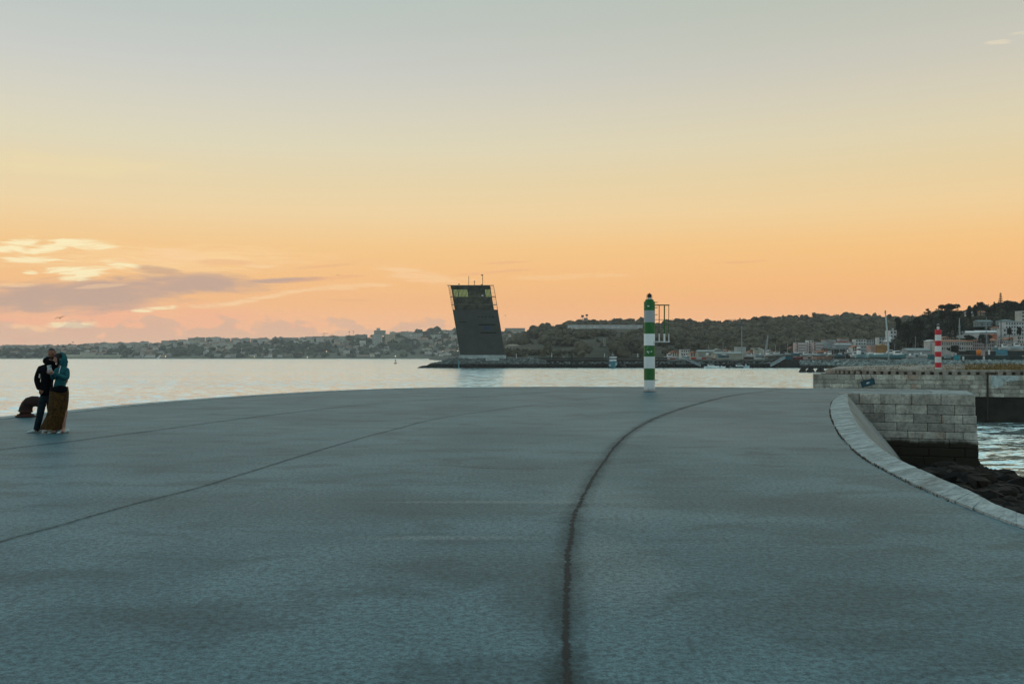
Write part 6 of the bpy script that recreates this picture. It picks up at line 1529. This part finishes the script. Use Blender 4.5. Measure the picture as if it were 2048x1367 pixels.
def town():
    gcols = [((.44, .45, .40), 'grey'), ((.60, .58, .48), 'cream'), ((.55, .56, .52), 'pale grey'), ((.34, .35, .31), 'dark grey'), ((.72, .73, .68), 'white'), ((.50, .40, .32), 'pinkish')]
    made = []
    def zone(px):
        for a, z_ in ((80, 'at the left frame edge'), (150, 'behind the couple'), (230, 'right of the couple'), (320, 'left of the white sail'), (400, 'right of the white sail'), (480, 'under the left terraces'), (560, 'left of the round wood'),
                     (630, 'by the round wood'), (700, 'right of the round wood'), (745, 'left of the twin towers'), (800, 'below the twin towers'), (860, 'right of the twin towers'), (925, 'left of the dark tower'), (1200, 'right of the dark tower')):
            if px < a: return z_
    def hs(px, Y, w, h, roof, ci, lev):
        c, cn = gcols[ci]; z = hA(px, Y); o = Vector(((px - 1024) / F * Y, Y, z)); size = 'broad' if w > 26 else ('tall' if h > 13 else 'small')
        lab = '%s %s %s %s, %s' % (size, cn, 'block' if roof == 'flat' else 'gabled house', lev, zone(px))
        root = empty('apartment_block' if roof == 'flat' else 'house', o, lab, 'building', 'houses of the far town', random.uniform(-.25, .25)); made.append((px, root))
        b = LB(); b.box((0, 6, h / 2 - 2), (w, 12, h + 4))
        if roof == 'flat' and random.random() < .6: b.box((random.uniform(-.3, .3) * w, 6, h + .9), (min(5, w * .3), 5, 1.8))
        b.build('wall', fac(c, 3.6, 3.1), root)
        b = LB()
        if roof == 'flat': b.box((0, 6, h + .1), (w + .4, 12.4, .5)); b.build('roof', M_grey, root)
        else: b.prism([(-.5, h - .1), (12.5, h - .1), (6, h + 3)], 'x', -w / 2 - .4, w / 2 + .4); b.build('roof', mat('far_tile_roof', (.26, .15, .10), .8), root)
    # skyline row
    px = -40.0
    tops = [(-60, 691), (60, 690), (100, 690), (150, 689.5), (200, 686), (230, 684), (300, 685), (322, 684), (330, 681.5), (358, 680), (372, 677.5), (400, 675.5), (430, 674.5), (450, 677), (520, 675.5), (545, 677), (590, 674.5), (650, 672.5), (690, 672), (730, 668), (790, 664), (860, 662), (910, 660)]
    while px < 905:
        w = random.uniform(7, 20); pc = px + w / 2; Y = 3035; zt = EYE + (HY - np.interp(pc, [a for a, _ in tops], [c for _, c in tops]) + random.uniform(-1.2, 1.2)) / F * Y
        h = zt - hA(pc, Y)
        if not (540 < pc < 575 or 735 < pc < 775) and h > 4: hs(pc, Y, w / F * Y * .93, h, 'flat', random.choice((0, 0, 2, 3, 1)), 'on the skyline')
        px += w * random.uniform(.95, 1.15)
    rows = [(2920, 7, 17, 9, 17, 'just under the skyline'), (2830, 6, 15, 8, 14, 'high on the slope'), (2740, 6, 15, 7, 12, 'halfway up the slope'), (2650, 6, 16, 6, 11, 'low on the slope'), (2570, 7, 22, 5, 10, 'near the water'), (2515, 8, 26, 4, 8, 'along the waterfront')]
    for Y, w0, w1, h0, h1, lev in rows:
        px = -40
        while px < 1075:
            w = random.uniform(w0, w1)
            skip = .22 if px > 130 else .45
            for cx, cy_, cw in ((590, 2620, 45), (640, 2600, 35), (365, 2530, 40), (232, 2530, 28), (70, 2600, 90), (805, 2600, 30)):
                if abs(px - cx) < cw and abs(Y - cy_) < 90: skip = .88
            if 738 < px + w and px < 792 and Y > 2690: skip = 1
            if 1010 > px > 918 : skip = 1
            if random.random() > skip:
                hs(px + w / 2, Y + random.uniform(-25, 25), w / F * Y, random.uniform(h0, h1), 'flat' if random.random() < .62 else 'side', random.choice((0, 1, 2, 2, 3, 4, 4, 5)), lev)
            px += w * random.uniform(1.0, 1.35)
    by = {}
    for px, r in made: by.setdefault(r['label'], []).append((px, r))
    words = {2: ['left one', 'right one'], 3: ['left one', 'middle one', 'right one']}
    for l, rs in by.items():
        rs.sort(key=lambda q: q[0]); n = len(rs)
        if n > 1:
            for k, (_, r) in enumerate(rs):
                r['label'] = l + ', ' + (words[n][k] if n < 4 else ['leftmost', 'second from left', 'third from left', 'fourth from left', 'fifth from left', 'sixth from left', 'seventh from left', 'eighth from left'][min(k, 7)])
town()

# ------------------------------------------------------------------ masts, cranes, boats on the hard
def mast(px, py0, py1, Y, label, r=.15, head_=None, name='mast', cat='mast', lean=0, m=None):
    c = at(px, py1, Y); h = (py1 - py0) / F * Y; e = empty(name, c, label, cat); b = LB(); b.tube([(0, 0, -1), (lean * h, 0, h)], [r * 1.3, r * .7], 6); b.build('pole', m or M_grey, e)
    if head_ == 'cross': b = LB(); b.box((lean * h, 0, h), (r * 26, .6, .9)); b.tube([(lean * h, 0, h - .5), (lean * h, 0, h + 1.6)], .12, 4); b.build('lamp_head', M_dkgrey, e)
    if head_ == 'box': b = LB(); b.box((lean * h, 0, h), (r * 9, .8, r * 7), bev=.1); b.build('head', M_dkgrey, e)
    if head_ == 'yard': b = LB(); b.tube([(-.05 * h, 0, h * .68), (.05 * h, 0, h * .68)], r * .5, 4); b.tube([(0, 0, h), (.09 * h, 0, .02 * h)], r * .2, 3); b.tube([(0, 0, h), (-.09 * h, 0, .02 * h)], r * .2, 3); b.build('spreader', M_grey, e)
    if head_ == 'tank': b = LB(); b.lathe((0, 0, h - 2), [(.6, 0), (2.6, 1), (2.8, 3), (1.0, 4)], 10); b.build('head', M_dkgrey, e)
mast(1483.5, 650, 718, 560, 'very tall floodlight mast with crossbar rising before the wooded hill', .22, 'cross', 'floodlight_mast')
mast(1918.8, 636, 690, 530, 'tall pale mast right of the red beacon before the dark trees', .32, 'yard')
mast(1972.5, 634, 700, 540, 'tall thin mast before the trees, second right of the red beacon', .20, 'yard'); mast(1994, 640, 694, 540, 'thin greenish mast between two taller ones', .14, 'yard')
mast(2002, 634, 690, 540, 'dark thick mast left of the arcaded mansion', .26, 'yard', m=M_dkgrey); mast(1975.5, 670, 700, 538, 'short thin mast close to the tall thin one', .12)
mast(1890, 672, 700, 538, 'short white flag pole just right of the red beacon', .14); mast(2012, 668, 700, 538, 'short thin pole in front of the arcaded mansion', .12); mast(1948, 676, 690, 545, 'short pole above the long white terrace', .10)
mast(1165, 632, 646, 1335, 'thin pole with small head on the skyline left of the turret', .4, 'box', 'antenna_pole'); mast(1173.5, 630, 640, 1345, 'short antenna on the lookout turret', .35, 'box', 'antenna_pole')
mast(1086, 648, 656, 2900, 'tiny mast on the skyline between the tower and the wooded hill', .35, 'box', 'antenna_pole'); mast(698.5, 663, 674, 3040, 'thin pole with knob on the far skyline, left of the pair', .35, 'box', 'antenna_pole'); mast(707, 662.5, 674, 3040, 'thin pole with knob on the far skyline, right of the pair', .35, 'box', 'antenna_pole')
mast(146, 684, 691, 3040, 'tiny pole on the far skyline above the couple', .4, 'box', 'antenna_pole')
def crane(px, py0, py1, Y, label, jib=.5):
    c = at(px, py1, Y); h = (py1 - py0) / F * Y; e = empty('tower_crane', c, label, 'crane'); b = LB(); b.tube([(0, 0, 0), (0, 0, h)], h * .02 + .2, 4); b.build('mast', M_dkgrey, e)
    b = LB(); b.tube([(-h * .25, 0, h * .86), (h * jib, 0, h * .86)], h * .012 + .15, 4); b.tube([(-h * .25, 0, h * .86), (0, 0, h), (h * jib, 0, h * .86)], .12, 3); b.build('jib', M_dkgrey, e)
crane(648, 665, 675, 3045, 'tiny tower crane on the far skyline, left of the thin poles', .9); crane(664, 668, 675, 3045, 'tinier crane on the far skyline right of the first', .5)
# yard crane right of the sheds
e = empty('yard_crane', at(1531, 716, 590), 'grey slanting yard crane jib between the workshop and the teal container', 'crane')
b = LB(); b.tube([(-.9, 0, 0), (1.4, 0, 13.5)], [.6, .3], 4); b.tube([(.4, 0, 0), (1.5, 0, 13.5)], [.4, .25], 4)
for i in range(8): b.tube([(-.9 + 2.3 * i / 8, 0, 13.5 * i / 8), (.4 + 1.1 * (i + 1) / 8, 0, 13.5 * (i + 1) / 8)], .12, 4)
b.build('jib', M_grey, e); b = LB(); b.box((-.3, 0, 1.0), (3.2, 3, 2.4), bev=.2); b.build('cab', mat('crane_cab', (.30, .36, .34), .6), e)
b = LB(); b.box((-6.5, 0, 5.6), (4.2, 2, 1.0)); b.box((-5.6, 0, 3.2), (1.6, 2, 5.4)); b.box((-3.8, 0, 4.4), (1.4, 2, 3)); b.build('gantry', mat('pale_gantry', (.42, .45, .38), .6), e)
gy = 520
boat(1722, 716.5, gy, 6.2, 2.2, 'blue white fishing boat with wheelhouse propped in the boatyard', (.22, .38, .42), 'fishing', .2, 'boats on the hard', nm_='fishing_boat')
boat(1757, 716, 512, 11.5, 1.9, 'large yacht with teal and white hull and very tall leaning mast in the boatyard', (.20, .36, .38), 'sail', .05, 'boats on the hard', mast=0, nm_='sailing_yacht')
boat(1796, 717, 512, 9.0, 2.0, 'blue hulled motor cruiser beside the yacht, bow to the right', (.08, .22, .26), 'cruiser', .1, 'boats on the hard')
boat(1699, 708, 545, 5.2, 1.2, 'small motor boat with blue cover, left of the fishing boat', (.40, .44, .46), 'cruiser', 0, 'boats on the hard')
boat(1822, 716.5, 516, 5.6, 1.5, 'small white boat under a tarpaulin right of the blue cruiser', (.46, .50, .50), 'open', .3, 'boats on the hard')
boat(1741, 713, 530, 7.0, 1.7, 'white sailing boat tucked between the fishing boat and the large yacht', (.50, .55, .55), 'sail', .4, 'boats on the hard', mast=8)
boat(1778, 713, 532, 7.2, 1.8, 'white motor boat half hidden behind the large yacht stern', (.52, .57, .57), 'cruiser', 2.9, 'boats on the hard')
boat(1612, 713, 556, 6.0, 1.3, 'white boat behind the maroon container', (.46, .52, .52), 'cruiser', 0, 'boats on the hard')
boat(1552, 712, 566, 7.2, 1.3, 'white boat with raised bow behind the teal container', (.46, .52, .52), 'cruiser', 3.0, 'boats on the hard', mast=5)
boat(1574, 711, 570, 6.0, 1.1, 'small white boat directly behind the teal container', (.46, .52, .52), 'sail', 0, 'boats on the hard', mast=6)
boat(2010, 700, 535, 6.5, 1.6, 'white boat standing above the dark containers at the right', (.50, .56, .57), 'cruiser', 0, 'boats on the hard')
boat(2034, 699, 535, 6.5, 1.8, 'white boat with blue trim above the containers near the right edge', (.45, .55, .60), 'cruiser', 0, 'boats on the hard')
gen = [(1340, 718), (1371, 717), (1418, 716), (1447, 715), (1500, 715), (1518, 714), (1540, 714), (1592, 712), (1630, 712), (1648, 712), (1663, 713), (1680, 714), (1710, 715), (1733, 714), (1809, 715), (1832, 714), (1846, 714), (1990, 699), (2022, 700)]
where = ['left end of the quay row', 'behind the gangway head', 'behind the cabin cruiser', 'below the gabled warehouse', 'right of the floodlight mast', 'left of the yard crane', 'right of the yard crane', 'right of the teal container', 'before the brick cottage', 'right of the brick cottage', 'below the grey gable', 'left of the fishing boat', 'beside the fishing boat', 'between fishing boat and large yacht', 'right of the blue cruiser', 'left of the boat shed', 'before the boat shed', 'above the lower containers', 'right of the sky blue container']
for i, ((px, py), w) in enumerate(zip(gen, where)):
    c = [(.55, .6, .6), (.30, .40, .45), (.5, .48, .42), (.10, .2, .24)][i % 4]; kd = ['cruiser', 'sail', 'fishing', 'open'][(i * 3) % 4]
    boat(px, py, 527 if px > 1690 and px < 1900 else (540 if px > 1900 else 568), random.uniform(4.5, 7.5), random.uniform(1.1, 1.7), '%s %s boat on the hard, %s' % (['white', 'blue grey', 'cream', 'dark'][i % 4], {'cruiser': 'motor', 'sail': 'sailing', 'fishing': 'work', 'open': 'open'}[kd], w), c, kd, random.uniform(-.6, .6) + (3.1 if i % 2 else 0), 'boats on the hard', mast=random.uniform(6, 10) if kd == 'sail' else 0)
for px, py0, w in ((1452, 690, 'above the cream boat hall'), (1506, 698, 'right of the floodlight mast'), (1560, 692, 'left of the teal container'), (1600, 697, 'before the pinkish flats'), (1646, 690, 'before the second pinkish block'), (1667, 694, 'before the grey gable'), (1691, 688, 'over the pale blue shed'), (1706, 692, 'left of the fishing boat'),
                   (1727, 686, 'over the white terraces'), (1750, 690, 'left of the leaning mast'), (1789, 686, 'right of the leaning mast'), (1805, 693, 'over the brown roofed row'), (1828, 690, 'over the boat shed'), (1852, 692, 'left of the red beacon'), (1901, 678, 'right of the red beacon'), (1930, 682, 'over the white terrace'), (1962, 676, 'left of the orange gable'), (2028, 668, 'before the arcaded mansion, right')):
    mast(px, py0, 714 if px < 1900 else 702, 530 if px > 1700 else 560, 'thin yacht mast ' + w, .10, None, 'yacht_mast', 'mast', random.uniform(-.02, .02))
HB2 = [(1340, 1358, 701, 713, 700, (.60, .54, .46), 'gable', 'cream cottage behind the first white containers'), (1362, 1380, 699, 712, 720, (.62, .62, .58), 'flat', 'white house behind the gangway head'), (1381, 1396, 702, 713, 690, (.55, .45, .38), 'gable', 'pinkish gabled house left of the long pale shed'),
       (1447, 1462, 698, 709, 720, (.58, .58, .54), 'gable', 'white gabled house between the warehouse and floodlight mast'), (1462, 1474, 701, 711, 700, (.5, .44, .36), 'flat', 'tan block left of the white tower building'), (1494, 1511, 701, 713, 700, (.58, .54, .48), 'gable', 'cream house right of the floodlight mast'),
       (1527, 1541, 699, 711, 720, (.6, .6, .58), 'flat', 'white block behind the yard crane'), (1541, 1557, 702, 712, 730, (.55, .42, .36), 'gable', 'reddish gabled house right of the yard crane'), (1705, 1722, 690, 702, 690, (.62, .6, .56), 'gable', 'white gabled house left of the white terraces'),
       (1722, 1742, 692, 704, 660, (.55, .60, .62), 'flat', 'pale blue block behind the fishing boat'), (1775, 1790, 691, 703, 620, (.64, .64, .62), 'gable', 'white gabled house right of the leaning mast'), (1790, 1803, 694, 704, 610, (.58, .50, .44), 'flat', 'tan block beside the brown roofed row'),
       (1885, 1905, 672, 684, 600, (.6, .58, .54), 'gable', 'white gabled house above the long terrace, left'), (1948, 1966, 676, 684, 590, (.62, .6, .58), 'gable', 'white cottage above the pinkish terrace'), (1996, 2012, 673, 684, 590, (.62, .62, .60), 'flat', 'white block at the foot of the arcaded mansion'),
       (2014, 2034, 674, 687, 575, (.58, .60, .60), 'gable', 'pale gabled house below the arcaded mansion'), (2034, 2056, 672, 688, 570, (.62, .60, .56), 'flat', 'white block at the right frame edge'), (1990, 2003, 652, 662, 625, (.5, .52, .5), 'hip', 'pale house among trees left of the mansion')]
for x0, x1, y0, y1, Y, c, r, l in HB2: building(x0, x1, y0, y1, Y, l, c, r, nwin=(max(2, int((x1 - x0) / 4)), 2))
# the big leaning mast of the yacht
e = empty('leaning_mast', at(1777.5, 712, 512), 'very tall thick pale mast leaning left above the boatyard', 'mast')
b = LB(); b.tube([(0, 0, -2), (-.3, 0, 6), (-1.75, 0, 22.9)], [.55, .5, .3], 7); b.build('spar', mat('pale_spar', (.40, .46, .47), .5), e)
b = LB(); b.tube([(-.1, 0, 8), (1.0, 0, 9.6)], [.7, .5], 6); b.box((.9, 0, 9.7), (1.2, .8, .8), bev=.2); b.build('crane_head', M_white, e); b = LB(); b.box((-1.78, 0, 22.7), (.55, .5, 1.4)); b.build('masthead', M_dkgrey, e)
# yard clutter: people-sized drums, trailers, tarps
# small craft out on the river
e = empty('small_sailboat', at(318, 717.3, 2300), 'small white sail leaning on the water before the far shore', 'boat'); e.location.z = WZ
b = LB(); b.add([(-7, 0, .5), (-1, 0, .5), (5.5, 0, 9.5), (3.2, 0, 9.5), (-7, .4, .5), (-1, .4, .5), (5.5, .4, 9.5), (3.2, .4, 9.5)], [(0, 1, 2, 3), (7, 6, 5, 4), (0, 4, 5, 1), (1, 5, 6, 2), (2, 6, 7, 3), (3, 7, 4, 0)]); b.build('sail', mat('sail_cloth', (.6, .6, .56), .8), e)
b = LB(); b.prism([(-9, .8), (-8, 0), (0, 0), (2, .9)], 'y', -1.2, 1.2); b.build('hull', M_white, e)
e = empty('channel_buoy', (at(791, 727, 900).x, 900, WZ), 'tiny dark channel buoy floating left of the breakwater end', 'buoy')
e.location = (at(791, 727, 845).x, 845, WZ)
b = LB(); b.lathe((0, 0, -.3), [(1.2, 0), (1.2, .8), (.5, 1.2)], 12); b.build('float', M_dkgrey, e); b = LB(); b.tube([(-.6, 0, .8), (-.12, 0, 2.6)], .12, 4); b.tube([(.6, 0, .8), (.12, 0, 2.6)], .12, 4); b.rock((0, 0, 2.9), (.5, .5, .5), 2, .1); b.build('tower', M_dkgrey, e)
# post with lamp standing in the water before the tower
e = empty('channel_post', at(917.5, 735, 538), 'small teal marker post at the foot of the breakwater rocks below the tower', 'post'); e.location.z = WZ
b = LB(); b.tube([(0, 0, -.5), (0, 0, 3.2)], .35, 8); b.build('pile', mat('teal_post', (.08, .22, .24), .6), e); b = LB(); b.lathe((0, 0, 3.2), [(.5, 0), (.5, .2), (.2, .9)], 10); b.build('lamp', mat('teal_post', (.08, .22, .24), .6), e)
# lamps already lit on the far shore
lit = bpy.data.materials.new('lit_lamp'); lit.use_nodes = True; t, p = nm(lit); p.inputs['Emission Color'].default_value = (1, .62, .3, 1); p.inputs['Emission Strength'].default_value = 3.0
for px, py, lw in ((512, 714, 'by the water under the left terraces'), (617, 714.5, 'by the water below the round wood'), (792, 712.5, 'by the water below the cream tower block'), (916, 702, 'nearest to the leaning dark tower'), (873, 702.5, 'halfway between cream tower block and dark tower'), (887, 702.5, 'second from the dark tower'), (335, 713, 'by the water right of the white sail'), (655, 703, 'on the slope right of the round wood')):
    Y = 2500 if py > 710 else 2600; c = at(px, py, Y); z = hA(px, Y); e = empty('street_lamp', (c.x, Y - 14, min(z, c.z - 1)), 'tiny lit orange street lamp ' + lw, 'street lamp', 'lit lamps on the far shore')
    b = LB(); hh = c.z - e.location.z; b.tube([(0, 0, 0), (0, 0, hh)], .15, 4); b.build('pole', M_dkgrey, e); b = LB(); b.rock((0, 0, hh + .7), (1.0, 1.0, .9), 2, .05); b.build('lamp', lit, e)

# ------------------------------------------------------------------ haze
def haze():
    m = bpy.data.materials.new('haze'); m.use_nodes = True; t = NT(m.node_tree); m.node_tree.nodes.clear()
    v = t.node('ShaderNodeVolumePrincipled'); v.inputs['Color'].default_value = (.93, .93, .93, 1); v.inputs['Density'].default_value = 0.00007; v.inputs['Anisotropy'].default_value = .2
    o = t.node('ShaderNodeOutputMaterial'); t.l.new(v.outputs[0], o.inputs['Volume'])
    b = MB(); b.box((0, 1650, 45), (9000, 3700, 102)); h = b.build('haze', m); h.data.materials[0] = m; tag(h, 'thin evening haze over the river', 'haze', kind='stuff')
haze()
